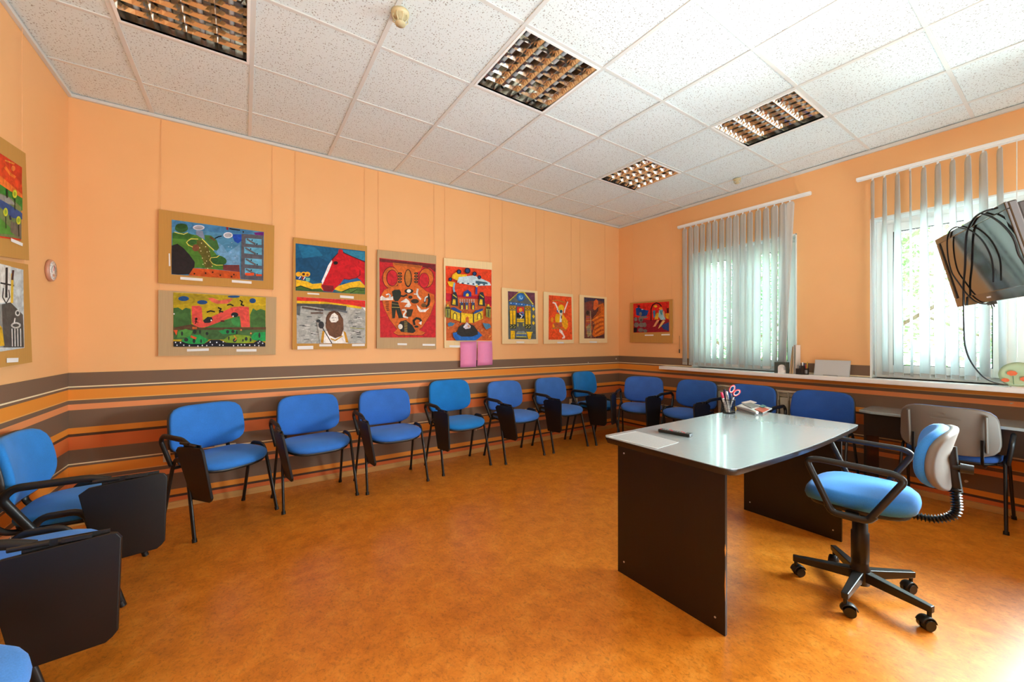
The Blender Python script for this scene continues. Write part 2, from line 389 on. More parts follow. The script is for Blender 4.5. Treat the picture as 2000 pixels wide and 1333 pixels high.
# ---------------------------------------------------------------- mesh helpers
class MB:
    def __init__(s): s.v = []; s.f = []; s.mi = []; s.sm = []; s.col = []
    def add(s, vs_, fs, mi=0, smooth=False, M=None, col=None):
        o = len(s.v)
        s.v += [tuple(M @ Vector(p)) if M is not None else tuple(p) for p in vs_]
        for f in fs:
            s.f.append([o + i for i in f]); s.mi.append(mi); s.sm.append(smooth); s.col.append(col)
        return s
    def box(s, x0, x1, y0, y1, z0, z1, mi=0, M=None):
        v = [(x, y, z) for z in (z0, z1) for y in (y0, y1) for x in (x0, x1)]
        return s.add(v, [(0, 2, 3, 1), (4, 5, 7, 6), (0, 1, 5, 4), (2, 6, 7, 3), (0, 4, 6, 2), (1, 3, 7, 5)], mi, M=M)
    def cyl(s, p0, p1, r0, r1=None, n=16, mi=0, smooth=True, cap=True, M=None):
        r1 = r0 if r1 is None else r1
        p0, p1 = Vector(p0), Vector(p1); d = (p1 - p0).normalized()
        a = d.orthogonal().normalized(); b = d.cross(a)
        v = [p0 + (a * math.cos(t) + b * math.sin(t)) * r0 for t in [2 * PI * i / n for i in range(n)]]
        v += [p1 + (a * math.cos(t) + b * math.sin(t)) * r1 for t in [2 * PI * i / n for i in range(n)]]
        s.add(v, [(i, (i + 1) % n, n + (i + 1) % n, n + i) for i in range(n)], mi, smooth, M)
        if cap:
            s.add(v[:n], [tuple(reversed(range(n)))], mi, False, M); s.add(v[n:], [tuple(range(n))], mi, False, M)
        return s
    def tube(s, path, r, n=8, ry=None, mi=0, up=None, M=None, closed=False):
        P = [Vector(p) for p in path]; ry = r if ry is None else ry
        k = len(P); rings = []
        prev = None
        for i in range(k):
            if closed: t = (P[(i + 1) % k] - P[i - 1]).normalized()
            else: t = (P[min(i + 1, k - 1)] - P[max(i - 1, 0)]).normalized()
            if up is not None:
                a = Vector(up) - t * t.dot(Vector(up)); a.normalize()
            elif prev is None: a = t.orthogonal().normalized()
            else: a = prev - t * t.dot(prev); a.normalize()
            prev = a; b = t.cross(a)
            rings.append([P[i] + a * (math.cos(q) * r) + b * (math.sin(q) * ry) for q in [2 * PI * j / n for j in range(n)]])
        v = [p for rg in rings for p in rg]
        fs = []
        for i in range(k if closed else k - 1):
            i2 = (i + 1) % k
            fs += [(i * n + j, i * n + (j + 1) % n, i2 * n + (j + 1) % n, i2 * n + j) for j in range(n)]
        s.add(v, fs, mi, True, M)
        if not closed:
            s.add(rings[0], [tuple(reversed(range(n)))], mi, False, M); s.add(rings[-1], [tuple(range(n))], mi, False, M)
        return s
    def prism(s, poly, h0, h1, axis='z', mi=0, M=None):
        def f(p, h):
            return {'z': (p[0], p[1], h), 'y': (p[0], h, p[1]), 'x': (h, p[0], p[1])}[axis]
        n = len(poly)
        v = [f(p, h0) for p in poly] + [f(p, h1) for p in poly]
        return s.add(v, [tuple(reversed(range(n))), tuple(range(n, 2 * n))] + [(i, (i + 1) % n, n + (i + 1) % n, n + i) for i in range(n)], mi, M=M)
    def lathe(s, prof, n=24, mi=0, M=None):
        v = [(r * math.cos(2 * PI * j / n), r * math.sin(2 * PI * j / n), z) for r, z in prof for j in range(n)]
        fs = [(i * n + j, i * n + (j + 1) % n, (i + 1) * n + (j + 1) % n, (i + 1) * n + j) for i in range(len(prof) - 1) for j in range(n)]
        return s.add(v, fs, mi, True, M)
    def cushion(s, W, D, T, n=4.0, dome=.012, shape=None, mi=0, M=None, seg=40, taper=0, edge=.018):
        rings = []
        prof = [(t, T / 2 + dome * (1 - t * t)) for t in (.25, .5, .7, .85)]
        e = edge
        for q in (90, 60, 30, 0, -40, -90):
            a = math.radians(q)
            prof.append(('e', math.cos(a), math.sin(a)))
        ang = [2 * PI * j / seg for j in range(seg)]
        v = [(0, 0, T / 2 + dome)]
        for p in prof:
            for a in ang:
                ca, sa = math.cos(a), math.sin(a)
                k = (abs(ca) ** n + abs(sa) ** n) ** (-1 / n)
                if p[0] == 'e':
                    x = (W / 2 - e + e * p[1]) * k * ca; y = (D / 2 - e + e * p[1]) * k * sa
                    z = (T / 2 - e) * (1 if p[2] > 0 else 0) + e * p[2] if p[2] >= 0 else -(T / 2 - e) + e * p[2]
                    if p[2] == 0: z = 0
                else:
                    x = (W / 2 - e) * p[0] * k * ca; y = (D / 2 - e) * p[0] * k * sa; z = p[1]
                v.append((x, y, z))
        v.append((0, 0, -T / 2))
        R = len(prof)
        fs = [(0, 1 + j, 1 + (j + 1) % seg) for j in range(seg)]
        for i in range(R - 1):
            fs += [(1 + i * seg + j, 1 + (i + 1) * seg + j, 1 + (i + 1) * seg + (j + 1) % seg, 1 + i * seg + (j + 1) % seg) for j in range(seg)]
        L_ = len(v) - 1
        fs += [(L_, 1 + (R - 1) * seg + (j + 1) % seg, 1 + (R - 1) * seg + j) for j in range(seg)]
        out = []
        for (x, y, z) in v:
            x *= 1 + taper * y / (D / 2)
            if shape: z += shape(x, y)
            out.append((x, y, z))
        return s.add(out, fs, mi, True, M)
    def build(s, name, mats, parent=None, loc=None, rot=None, bevel=0, kind=None, label=None, color=None):
        me = bpy.data.meshes.new(name)
        me.from_pydata([tuple(p) for p in s.v], [], s.f)
        for m in (mats if isinstance(mats, (list, tuple)) else [mats]): me.materials.append(m)
        me.polygons.foreach_set('material_index', s.mi)
        me.polygons.foreach_set('use_smooth', s.sm)
        if any(c is not None for c in s.col):
            at = me.color_attributes.new('paint', 'FLOAT_COLOR', 'CORNER')
            i = 0
            for f, c in zip(s.f, s.col):
                for _ in f:
                    at.data[i].color = c or (1, 1, 1, 1); i += 1
        me.update()
        bm = bmesh.new(); bm.from_mesh(me)
        if not any(c is not None for c in s.col):
            bmesh.ops.recalc_face_normals(bm, faces=bm.faces)
        bm.to_mesh(me); bm.free()
        o = bpy.data.objects.new(name, me); COL.objects.link(o)
        if parent is not None: o.parent = parent
        if loc is not None: o.location = loc
        if rot is not None: o.rotation_euler = rot
        if bevel:
            b = o.modifiers.new('bevel', 'BEVEL'); b.width = bevel; b.segments = 2; b.limit_method = 'ANGLE'; b.angle_limit = .7
        if kind: o['kind'] = kind
        if label: o['label'] = label
        if color: o.color = color
        return o

def fillet(path, rad, n=4):
    P = [Vector(p) for p in path]; out = [P[0]]
    for i in range(1, len(P) - 1):
        a, b, c = P[i - 1], P[i], P[i + 1]
        d1 = (a - b); d2 = (c - b); r = min(rad, d1.length * .45, d2.length * .45)
        p0 = b + d1.normalized() * r; p2 = b + d2.normalized() * r
        for k in range(n + 1):
            t = k / n; out.append(p0 * (1 - t) ** 2 + b * 2 * t * (1 - t) + p2 * t * t)
    out.append(P[-1]); return out

def rrect(x0, x1, y0, y1, r, n=4):
    pts = []
    rs = r if isinstance(r, (list, tuple)) else [r] * 4
    for (cx, cy, a0), q in zip(((x1, y1, 0), (x0, y1, 90), (x0, y0, 180), (x1, y0, 270)), rs):
        cx -= q * (1 if cx == x1 else -1); cy -= q * (1 if cy == y1 else -1)
        for k in range(n + 1):
            a = math.radians(a0 + 90 * k / n); pts.append((cx + q * math.cos(a), cy + q * math.sin(a)))
    return pts

def thing(name, label, cat, loc=(0, 0, 0), rz=0, group=None):
    o = bpy.data.objects.new(name, None); COL.objects.link(o)
    o.location = loc; o.rotation_euler = (0, 0, rz); o.empty_display_size = .1
    o['label'] = label; o['category'] = cat
    if group: o['group'] = group
    return o
def tag(o, label, cat, group=None):
    o['label'] = label; o['category'] = cat
    if group: o['group'] = group
    return o
def kids(o): return [c for c in bpy.data.objects if c.parent == o]
def copy_tree(o, parent=None, table=None):
    c = o.copy(); COL.objects.link(c)
    if parent is not None: c.parent = parent
    for ch in table[o.name]: copy_tree(ch, c, table)
    return c
def table_of(root):
    t = {}
    def rec(o):
        t[o.name] = kids(o)
        for ch in t[o.name]: rec(ch)
    rec(root); return t
# ---------------------------------------------------------------- the room
RX, NY, CZ = 5.58, -4.45, 2.959
STR = 'structure'
W1 = (-2.27, -1.15); W2 = (-4.20, -2.83); WZ = (.945, 2.352)

MB().box(-.2, RX + .3, NY - .2, .2, -.1, 0).build('floor', MF, kind=STR)
MB().box(-.15, RX + .3, 0, .15, 0, CZ + .2).build('wall_back', MW, kind=STR)
MB().box(-.15, 0, NY, 0, 0, CZ + .2).build('wall_left', MW, kind=STR)
MB().box(-.15, RX + .3, NY - .15, NY, 0, CZ + .2).build('wall_near', MW, kind=STR)
mb = MB()
for (y0, y1, z0, z1) in ((NY, 0, 0, WZ[0]), (NY, 0, WZ[1], CZ + .2), (W1[1], 0, WZ[0], WZ[1]), (W2[1], W1[0], WZ[0], WZ[1]), (NY, W2[0], WZ[0], WZ[1])):
    mb.box(RX, RX + .24, y0, y1, z0, z1)
mb.build('wall_right', MW, kind=STR)

# skirting boards
MB().box(0.012, RX - .012, -.014, 0, 0, .05).build('baseboard_back', M_base, kind=STR, bevel=.002)
MB().box(0, .014, NY, -.012, 0, .05).build('baseboard_left', M_base, kind=STR, bevel=.002)
MB().box(RX - .014, RX, NY, -.012, 0, .05).build('baseboard_right', M_base, kind=STR, bevel=.002)

# windows: plaster reveal, frame, sashes, panes, handle
def window(name, y0, y1, mull):
    z0, z1 = WZ; X = RX
    rv = MB()
    rv.box(X - .001, X + .17, y1 - .012, y1 + .001, z0, z1); rv.box(X - .001, X + .17, y0 - .001, y0 + .012, z0, z1)
    rv.box(X - .001, X + .17, y0, y1, z1 - .012, z1 + .001)
    root = rv.build(name, M_plaster, kind=STR)
    fx0, fx1 = X + .13, X + .19
    fm = MB(); w = .055
    a, b, c, d = y0 + .012, y1 - .012, z0, z1 - .012
    fm.box(fx0, fx1, a, a + w, c, d); fm.box(fx0, fx1, b - w, b, c, d)
    fm.box(fx0, fx1, a + w, b - w, c, c + w); fm.box(fx0, fx1, a + w, b - w, d - w, d)
    for m_ in mull: fm.box(fx0, fx1, m_ - .03, m_ + .03, c + w, d - w)
    fm.build('window_frame', M_pvc, root, bevel=.004)
    edges = [a + w] + [v for m_ in mull for v in (m_ - .03, m_ + .03)] + [b - w]
    for i in range(0, len(edges), 2):
        p, q = edges[i], edges[i + 1]; s_ = .058
        sm = MB()
        if i == len(edges) - 2 or True:
            sm.box(fx0 - .018, fx0 + .04, p - .012, p + s_, c + w - .012, d - w + .012); sm.box(fx0 - .018, fx0 + .04, q - s_, q + .012, c + w - .012, d - w + .012)
            sm.box(fx0 - .018, fx0 + .04, p + s_, q - s_, c + w - .012, c + w + s_); sm.box(fx0 - .018, fx0 + .04, p + s_, q - s_, d - w - s_, d - w + .012)
            sa = sm.build('sash', M_pvc, root, bevel=.004)
            gk = MB(); g = .006
            P_, Q_, C_, D_ = p + s_, q - s_, c + w + s_, d - w - s_
            gk.box(fx0 - .012, fx0 - .004, P_, P_ + g, C_, D_); gk.box(fx0 - .012, fx0 - .004, Q_ - g, Q_, C_, D_)
            gk.box(fx0 - .012, fx0 - .004, P_, Q_, C_, C_ + g); gk.box(fx0 - .012, fx0 - .004, P_, Q_, D_ - g, D_)
            gk.build('gasket', M_black, sa)
            MB().box(fx0 + .006, fx0 + .010, P_, Q_, C_, D_).build('pane', MGLASS, sa)
    hm = MB(); hy = mull[0] + .05 if mull else a + .05
    hm.box(fx0 - .03, fx0 - .018, hy, hy + .025, 1.55, 1.62); hm.tube(fillet([(fx0 - .03, hy + .012, 1.6), (fx0 - .055, hy + .012, 1.6), (fx0 - .055, hy + .012, 1.48)], .015), .009)
    hm.build('handle', M_pvc, root)
    return root
window('window_1', W1[0], W1[1], [-1.74])
window('window_2', W2[0], W2[1], [-3.60])
# continuous window board
MB().box(RX - .145, RX + .135, NY, -.78, WZ[0] - .04, WZ[0]).build('trim_1', M_white, kind=STR, bevel=.006)

# ---------------------------------------------------------------- suspended ceiling
ceil = MB().box(-.15, RX + .3, NY - .15, .15, CZ + .09, CZ + .19).build('ceiling', M_bar, kind=STR)
xs = [0] + [.6 * i - .17 for i in range(1, 10)] + [RX]
ys = [0] + [-(.6 * j - .17) for j in range(1, 8)] + [NY]
LIGHTS = {(1, 2), (4, 3), (7, 2), (7, 4)}
def visible(x0, x1, y0, y1):
    for ax in (x0, (x0 + x1) / 2, x1):
        for ay in (y0, (y0 + y1) / 2, y1):
            p = to_px((ax, ay, CZ))
            if p and -60 < p[0] < 2060 and -120 < p[1] < 1400: return True
    return False
tile_mesh = {}
for i in range(len(xs) - 1):
    for j in range(len(ys) - 1):
        if (i, j) in LIGHTS: continue
        x0, x1, y1, y0 = xs[i], xs[i + 1], ys[j], ys[j + 1]
        w, d = x1 - x0 - .010, y1 - y0 - .010
        key = (round(w, 3), round(d, 3))
        dz = .003 * ((i * 7 + j * 5) % 3) / 2
        if key not in tile_mesh:
            o = MB().box(-w / 2, w / 2, -d / 2, d / 2, 0, .014).build('ceiling_tile', MT, ceil, bevel=.0015)
            tile_mesh[key] = o
        else:
            o = tile_mesh[key].copy(); COL.objects.link(o)
        o.location = ((x0 + x1) / 2, (y0 + y1) / 2, CZ + .004 + dz)
for x in xs[1:-1]:
    MB().box(x - .012, x + .012, NY, 0, CZ - .001, CZ + .006).build('ceiling_bar', M_bar, ceil, bevel=.001)
for y in ys[1:-1]:
    for i in range(len(xs) - 1):
        MB().box(xs[i] + (.012 if i else 0), xs[i + 1] - (.012 if i < len(xs) - 2 else 0), y - .010, y + .010, CZ, CZ + .006).build('ceiling_bar', M_bar, ceil)
MB().box(0, RX, -.022, 0, CZ - .022, CZ).build('trim_2', M_bar, kind=STR, bevel=.002)
MB().box(0, .022, NY, -.022, CZ - .022, CZ).build('trim_3', M_bar, kind=STR, bevel=.002)
MB().box(RX - .025, RX, NY, -.022, CZ - .028, CZ).build('trim_4', M_bar, kind=STR, bevel=.002)

# four recessed louvre lights
def louvre(i, j, label, rot=0):
    x0, y1 = xs[i], ys[j]
    cx, cy = x0 + .3, y1 - .3
    t = thing('louvre_light', label, 'ceiling light', (cx, cy, CZ), rot, 'recessed louvre lights')
    h = .288
    fr = MB()
    for a in ((-h, h, -h, -h + .014), (-h, h, h - .014, h), (-h, -h + .014, -h + .014, h - .014), (h - .014, h, -h + .014, h - .014)):
        fr.box(a[0], a[1], a[2], a[3], -.004, .012)
    fr.build('frame', M_white, t)
    hs = MB(); k = h - .014
    hs.box(-k, k, -k, k, .078, .082)
    hs.box(-k - .002, -k, -k, k, .0, .08); hs.box(k, k + .002, -k, k, .0, .08); hs.box(-k, k, -k - .002, -k, .0, .08); hs.box(-k, k, k, k + .002, .0, .08)
    hs.build('reflector', M_lampback, t)
    pitch = 2 * k / 4
    for q in range(4):
        x = -k + pitch * (q + .5)
        MB().cyl((x, -k + .01, .062), (x, k - .01, .062), .013, n=12).build('fluorescent_tube', M_tube, t)
    for q in range(5):
        x = -k + pitch * q
        m = MB(); wv = .017
        m.add([(x, -k, .002), (x, k, .002), (x - wv * (q > 0), -k, .046), (x - wv * (q > 0), k, .046), (x + wv * (q < 4), -k, .046), (x + wv * (q < 4), k, .046)],
              [(0, 1, 3, 2), (0, 4, 5, 1), (2, 3, 5, 4), (0, 2, 4), (1, 5, 3)])
        m.build('louvre_rail', M_mirror, t)
    for q in range(4):
        xa = -k + pitch * q; m = MB()
        for r in range(1, 7):
            y = -k + 2 * k * r / 7
            n = 6; v = []
            for e in range(n + 1):                                 # curved cross blade between two rails
                u = e / n; px_ = xa + .003 + (pitch - .006) * u; sag = .018 * (1 - (2 * u - 1) ** 2)
                v += [(px_, y, .006 + 0 * sag), (px_, y - .010, .044 - sag), (px_, y + .010, .044 - sag)]
            for e in range(n):
                b = e * 3; c = b + 3
                m.add([v[b], v[b + 1], v[b + 2], v[c], v[c + 1], v[c + 2]], [(0, 1, 4, 3), (0, 3, 5, 2), (1, 2, 5, 4)])
        m.build('cross_blades', M_mirror, t, kind='stuff')
    return t
louvre(1, 2, 'recessed louvre light at the upper left, nearest the corner with the left wall')
louvre(4, 3, 'recessed louvre light in the middle of the ceiling, the largest whole one in view')
louvre(7, 2, 'small far recessed louvre light nearest the back corner of the room')
louvre(7, 4, 'recessed louvre light near the window wall, bright white frame with mirror blades', PI / 2)

def detector(x, y, label, s=1.0):
    t = thing('smoke_detector', label, 'detector', (x, y, CZ), 0, 'ceiling smoke detectors')
    m = MB(); m.lathe([(0, 0), (.045 * s, 0), (.045 * s, -.012 * s), (.030 * s, -.022 * s), (.018 * s, -.024 * s), (.018 * s, -.05 * s), (.0, -.05 * s)], 20)
    m.build('base', M_detector, t)
    for k in range(8):
        a = k * PI / 4
        MB().tube([(.036 * s * math.cos(a), .036 * s * math.sin(a), -.016 * s), (.040 * s * math.cos(a), .040 * s * math.sin(a), -.038 * s), (.022 * s * math.cos(a), .022 * s * math.sin(a), -.056 * s)], .003 * s, 6).build('cage_rib', M_detector, t)
    MB().lathe([(0, -.052 * s), (.026 * s, -.052 * s), (.026 * s, -.06 * s), (0, -.061 * s)], 16).build('cap', M_detector, t)
detector(1.655, -1.93, 'yellowed smoke detector on the ceiling between the two left louvre lights')
detector(5.235, -1.86, 'small smoke detector on the ceiling close to the window wall', .8)

# ---------------------------------------------------------------- vertical blinds
def blind(label, ya, yb, vanes, zr, X):
    t = thing('vertical_blind', label, 'blind', (X, (ya + yb) / 2, zr), 0, 'vertical blinds over the windows')
    y_mid = (ya + yb) / 2
    r = MB(); r.box(-.02, .02, yb - y_mid, ya - y_mid, -.02, .008); r.box(-.012, .012, yb - y_mid + .004, ya - y_mid - .004, -.026, -.02)
    r.build('head_rail', M_pvc, t, bevel=.004)
    for k in range(max(2, int((ya - yb) / .6))):
        y = yb + .1 + (ya - yb - .2) * k / max(1, int((ya - yb) / .6) - 1) - y_mid
        MB().box(0, RX - X, y - .012, y + .012, .008, .014).build('rail_bracket', M_white, t)
    for (y, a0, a1, wv, sway) in vanes:
        m = MB(); n = 10; v = []; L_ = zr - .026 - .972
        US = [0, .004, .02, .04, .08, .16, .28, .42, .58, .75, 1.0]
        for i in range(n + 1):
            u = US[i]; a = math.radians(a0 + (a1 - a0) * min(1, u * 1.6)); z = -.04 - (L_ - .02) * u
            tap = (.3, .75, 1)[min(i, 2)]
            for e in range(5):
                q = (e / 4 - .5); bow = .006 * (1 - 4 * q * q)
                v.append((wv * q * tap * math.sin(a) + bow * math.cos(a) + sway[0] * u, wv * q * tap * math.cos(a) - bow * math.sin(a) + sway[1] * u, z))
        fs = [(i * 5 + e, i * 5 + e + 1, (i + 1) * 5 + e + 1, (i + 1) * 5 + e) for i in range(n) for e in range(4)]
        m.add(v, fs, smooth=True)
        o = m.build('vane', MVANE, t, loc=(0, y - y_mid, 0))
        so = o.modifiers.new('solid', 'SOLIDIFY'); so.thickness = .0008
        hk = MB().box(-.004, .004, -.006, .006, -.045, -.024).build('vane_hook', M_pvc, o)
        wt = MB().box(-.0016, .0016, -wv * .42, wv * .42, -.03, 0).build('vane_weight', M_pale, o, loc=(sway[0], sway[1], -(L_) + .012), rot=(0, 0, -math.radians(a1)))
    return t
# (hang point, angle out of the wall plane at the top, at the bottom, width, sway)
pxs1 = [(1331, 1343), (1344.5, 1353), (1355, 1363.5), (1367, 1376), (1380, 1388), (1392, 1400), (1404, 1415), (1416.5, 1430), (1431, 1443), (1445, 1456.5), (1459, 1470.5), (1474, 1487), (1490, 1502), (1506, 1519), (1521.5, 1535), (1535.6, 1550)]
BX1 = RX - .09
def Y_at(px, X): return on_x(px, 600, X).y
v1 = []
rr = random.Random(3)
for k, (a, b) in enumerate(pxs1):
    ya, yb = Y_at(a, BX1), Y_at(b, BX1)
    w = .089; ang = math.degrees(math.acos(min(1, abs(ya - yb) / w))) * .55 - 22
    v1.append(((ya + yb) / 2, 24 + rr.uniform(-7, 9), 22 + rr.uniform(-16, 14), w, (0, rr.uniform(-.01, .01))))
v1[-1] = (v1[-1][0], 8, 18, .089, (-.005, .075))
blind('cream vertical blind with closely spaced vanes over the left window', -1.02, -2.42, v1, 2.70, BX1)
pxs2 = [(1698, 1710), (1721, 1734), (1746, 1759), (1773, 1782), (1799, 1808.5), (1826, 1837), (1854, 1866), (1885, 1895), (1914.6, 1926), (1949, 1955.5)]
v2 = []
for k, (a, b) in enumerate(pxs2):
    ym = Y_at((a + b) / 2, BX1)
    v2.append((ym, 60 + rr.uniform(-4, 4) + (10 if k in (3, 9) else 0), 42 + rr.uniform(-8, 10) + (18 if k in (0, 3, 9) else 0), .089, (0, rr.uniform(-.004, .004) - .012)))
b2 = blind('cream vertical blind with half open vanes over the right window behind the television', -2.76, -4.26, v2, 2.705, BX1)
yc = Y_at(1986, BX1 - .02)
MB().cyl((-.02, yc + 3.51, -.02), (-.02, yc + 3.51, -1.55), .0025, n=6).build('pull_chain', M_pvc, b2)
bw = MB().cyl((0, 0, -.02), (0, 0, .03), .006, n=10); bw.cyl((0, 0, .03), (0, 0, .2), .0018, n=6)
o = bw.build('cord_weight', M_black, None, loc=on_x(1327, 687, RX - .02)); tag(o, 'small black cord weight hanging beside the left edge of the left window', 'weight')

# ---------------------------------------------------------------- outdoors: pale bounce ground, and trees seen through the panes
MB().box(RX + .6, 22, -14, 14, -.9, -.7).build('ground_outside', M_bounce_ground, kind=STR)
def tree(x, y, h, r, seed, label, lm, nleaf=5200, low=0):
    rg = random.Random(seed)
    t = thing('leafy_tree', label, 'tree', (x, y, -.7), 0, 'trees outside the windows')
    tk = MB(); tk.tube([(0, 0, 0), (.06, .03, h * .3), (-.04, .02, h * .6), (0, 0, h * .9)], .11, 8)
    for k in range(7):
        a = k * 2.4; z = h * (.25 + .09 * k)
        tk.tube([(0, 0, z), (math.cos(a) * r * .5, math.sin(a) * r * .5, z + .35), (math.cos(a) * r * .85, math.sin(a) * r * .85, z + .6)], .03, 6)
    tk.build('trunk', M_bark, t)
    m = MB(); v = []; fs = []
    cl = [(rg.gauss(0, r * .45), rg.gauss(0, r * .5), low + rg.random() * (h - low), rg.uniform(.35, .7)) for _ in range(26)]
    for k in range(nleaf):
        c = cl[k % 26]
        d = Vector((rg.gauss(0, 1), rg.gauss(0, 1), rg.gauss(0, 1))).normalized() * c[3] * rg.uniform(.6, 1)
        p = Vector(c[:3]) + d
        a = Vector((rg.gauss(0, 1), rg.gauss(0, 1), rg.gauss(0, .5))).normalized() * .05
        b = Vector((rg.gauss(0, 1), rg.gauss(0, 1), rg.gauss(0, .6))).normalized() * .028
        i = len(v); v += [tuple(p - a), tuple(p + b), tuple(p + a), tuple(p - b)]; fs.append((i, i + 1, i + 2, i + 3))
    m.add(v, fs); m.build('foliage', lm, t, kind='stuff')
tree(9.3, -3.9, 4.3, .95, 1, 'bushy tree outside behind the television', M_leaf)
tree(9.6, -1.9, 4.6, .95, 2, 'bushy tree outside behind the far half of the right window', M_leaf)
tree(9.7, .1, 4.4, .95, 3, 'paler tree outside behind the near half of the left window', M_leaf2)
tree(9.5, 2.0, 4.2, .95, 4, 'darker tree outside behind the far edge of the left window', M_leaf2)
tree(13.2, -3.0, 5.6, 1.7, 5, 'taller tree standing farther off outside the right window', M_leaf2, 9000)
tree(13.6, .9, 5.6, 1.7, 6, 'taller tree standing farther off outside the left window', M_leaf, 9000)
# ---------------------------------------------------------------- lecture chairs
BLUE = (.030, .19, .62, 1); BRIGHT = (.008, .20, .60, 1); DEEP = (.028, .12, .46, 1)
def make_chair():
    t = thing('lecture_chair', 'template', 'chair')
    def seat_shape(x, y):
        return -.9 * max(0, y - .10) ** 2 * 2.2 + .10 * x * x * (1 if y < .1 else .4) + .02 * max(0, -y - .1)
    MB().cushion(.475, .43, .046, 3.3, .010, seat_shape, edge=.021, taper=.03).build('seat', MFAB, t, loc=(0, .02, .452), color=BLUE)
    MB().cushion(.455, .41, .022, 3.3, 0, lambda x, y: seat_shape(x, y), edge=.009, taper=.03).build('seat_shell', M_black, t, loc=(0, .02, .424))
    RB = Matrix.Translation((0, -.214, .648)) @ Matrix.Rotation(math.radians(9), 4, 'X') @ Matrix(((1, 0, 0, 0), (0, 0, 1, 0), (0, 1, 0, 0), (0, 0, 0, 1)))
    def back_shape(x, y):
        return .75 * x * x - .02 * (y / .15) ** 2 * (y < 0) + (.012 * math.cos(y * 9))
    bk = MB().cushion(.478, .325, .040, 4.6, .008, back_shape, edge=.018, taper=-.035)
    bk.v = [tuple(RB @ Vector(p)) for p in bk.v]
    b = bk.build('backrest', MFAB, t, color=BLUE)
    bs = MB().cushion(.484, .331, .022, 4.6, 0, back_shape, edge=.009, taper=-.035)
    bs.v = [tuple(RB @ (Vector(p) - Vector((0, 0, .022)))) for p in bs.v]
    bs.build('back_shell', M_shell, b)
    for sx in (-1, 1):
        fl = fillet([(sx * .268, .205, 0), (sx * .252, .075, .485), (sx * .250, -.06, .485), (sx * .250, -.095, .43)], .05, 5)
        m = MB().tube(fl, .0095, 10, .0155, up=(1, 0, 0)); m.cyl((sx * .268, .2055, 0), (sx * .267, .1975, .022), .0145, .0135, 12)
        m.build('leg', M_blackmetal, t)
        m = MB().tube([(sx * .264, -.205, 0), (sx * .251, -.088, .445)], .0095, 10, .0155, up=(1, 0, 0)); m.cyl((sx * .264, -.205, 0), (sx * .263, -.198, .022), .0145, .0135, 12)
        m.build('leg', M_blackmetal, t)
        MB().tube(fillet([(sx * .165, .02, .415), (sx * .165, -.19, .412), (sx * .165, -.236, .46), (sx * .165, -.226, .60)], .05, 5), .004, 8, .014, up=(0, -.4, 1) if False else (1, 0, 0) if False else None).build('back_bracket', M_blackmetal, t)
    for y in (.09, -.07):
        MB().tube([(-.252, y, .415 if y > 0 else .425), (.252, y, .415 if y > 0 else .425)], .010, 8).build('seat_bar', M_blackmetal, t)
    ar = MB().tube(fillet([(.262, -.085, .44), (.285, -.165, .60), (.287, -.13, .640), (.287, .10, .640), (.287, .165, .618)], .045, 5), .013, 10, .017, up=(1, 0, 0))
    a = ar.build('armrest', M_black, t)
    tb = MB().prism([(y - .17, z - .61) for y, z in ([(.135, .248), (.335, .262), (.352, .275), (.365, .292), (.372, .60), (.36, .618), (.345, .622), (.10, .60), (.068, .575)])], -.008, .008, 'x')
    to = tb.build('writing_tablet', M_board, t, loc=(.306, .17, .61), bevel=.003)
    hm = MB().cyl((-.012, -.06, .012), (-.012, .03, .012), .010, n=12); hm.cyl((-.010, .05, .010), (-.010, .08, .010), .009, n=12)
    hm.build('hinge', M_blackmetal, to)
    mb_ = MB().box(-.012, -.008, -.03, .17, -.02, .022); mb_.box(-.006, .006, .06, .13, .008, .02)
    mb_.build('hinge_plate', M_black, to)
    return t
proto = make_chair(); TBL = table_of(proto)
placed = []
def place_chair(cx, cy, deg, label, group, blue=BLUE, tilt=0, raise_back=0, scale=1.0):
    if not placed: root = proto
    else: root = copy_tree(proto, None, TBL)
    placed.append(root)
    root.location = (cx, cy, 0); root.rotation_euler = (0, 0, math.radians(deg))
    root['label'] = label; root['group'] = group
    return root, blue, tilt, raise_back
jobs = []
G1, G2, G3 = 'lecture chairs along the back wall', 'lecture chairs along the left wall', 'lecture chairs along the window wall'
def face(fx, fy): return math.degrees(math.atan2(-fx, fy))
jobs.append(place_chair(.862, -.439, face(.505, -.863), 'blue lecture chair turned diagonally, first from the left along the back wall, sockets behind it', G1, tilt=10))
jobs.append(place_chair(1.47, -.366, face(.127, -.99), 'blue lecture chair under the horse painting, second from the left on the back wall', G1, (.030, .165, .58, 1), tilt=11))
jobs.append(place_chair(2.094, -.36, face(.03, -1), 'blue lecture chair below the orange amphora painting, third from the left on the back wall', G1, (.034, .16, .58, 1), tilt=10))
jobs.append(place_chair(2.797, -.292, face(.05, -1), 'brighter blue taller-backed lecture chair in the middle of the back wall row', G1, BRIGHT, 3, .04))
jobs.append(place_chair(3.47, -.330, face(.06, -1), 'blue lecture chair right below the pink sheets, fifth from the left on the back wall', G1, (.05, .185, .60, 1), tilt=11))
jobs.append(place_chair(4.148, -.318, face(0, -1), 'blue lecture chair below the small dancer painting, sixth from the left on the back wall', G1, (.05, .185, .60, 1), tilt=2))
jobs.append(place_chair(4.76, -.315, face(.15, -.99), 'brighter blue lecture chair nearest the back corner, last of the back wall row', G1, BRIGHT, 2, .045))
jobs.append(place_chair(.306, -1.05, face(1, 0), 'blue chair seen side-on by the left wall, farthest of three there', G2, (.02, .21, .62, 1), -3, .02))
jobs.append(place_chair(.288, -1.738, face(1, -.045), 'middle chair of three by the left wall, its large black tablet hiding the seat', G2, (.045, .21, .62, 1), -2))
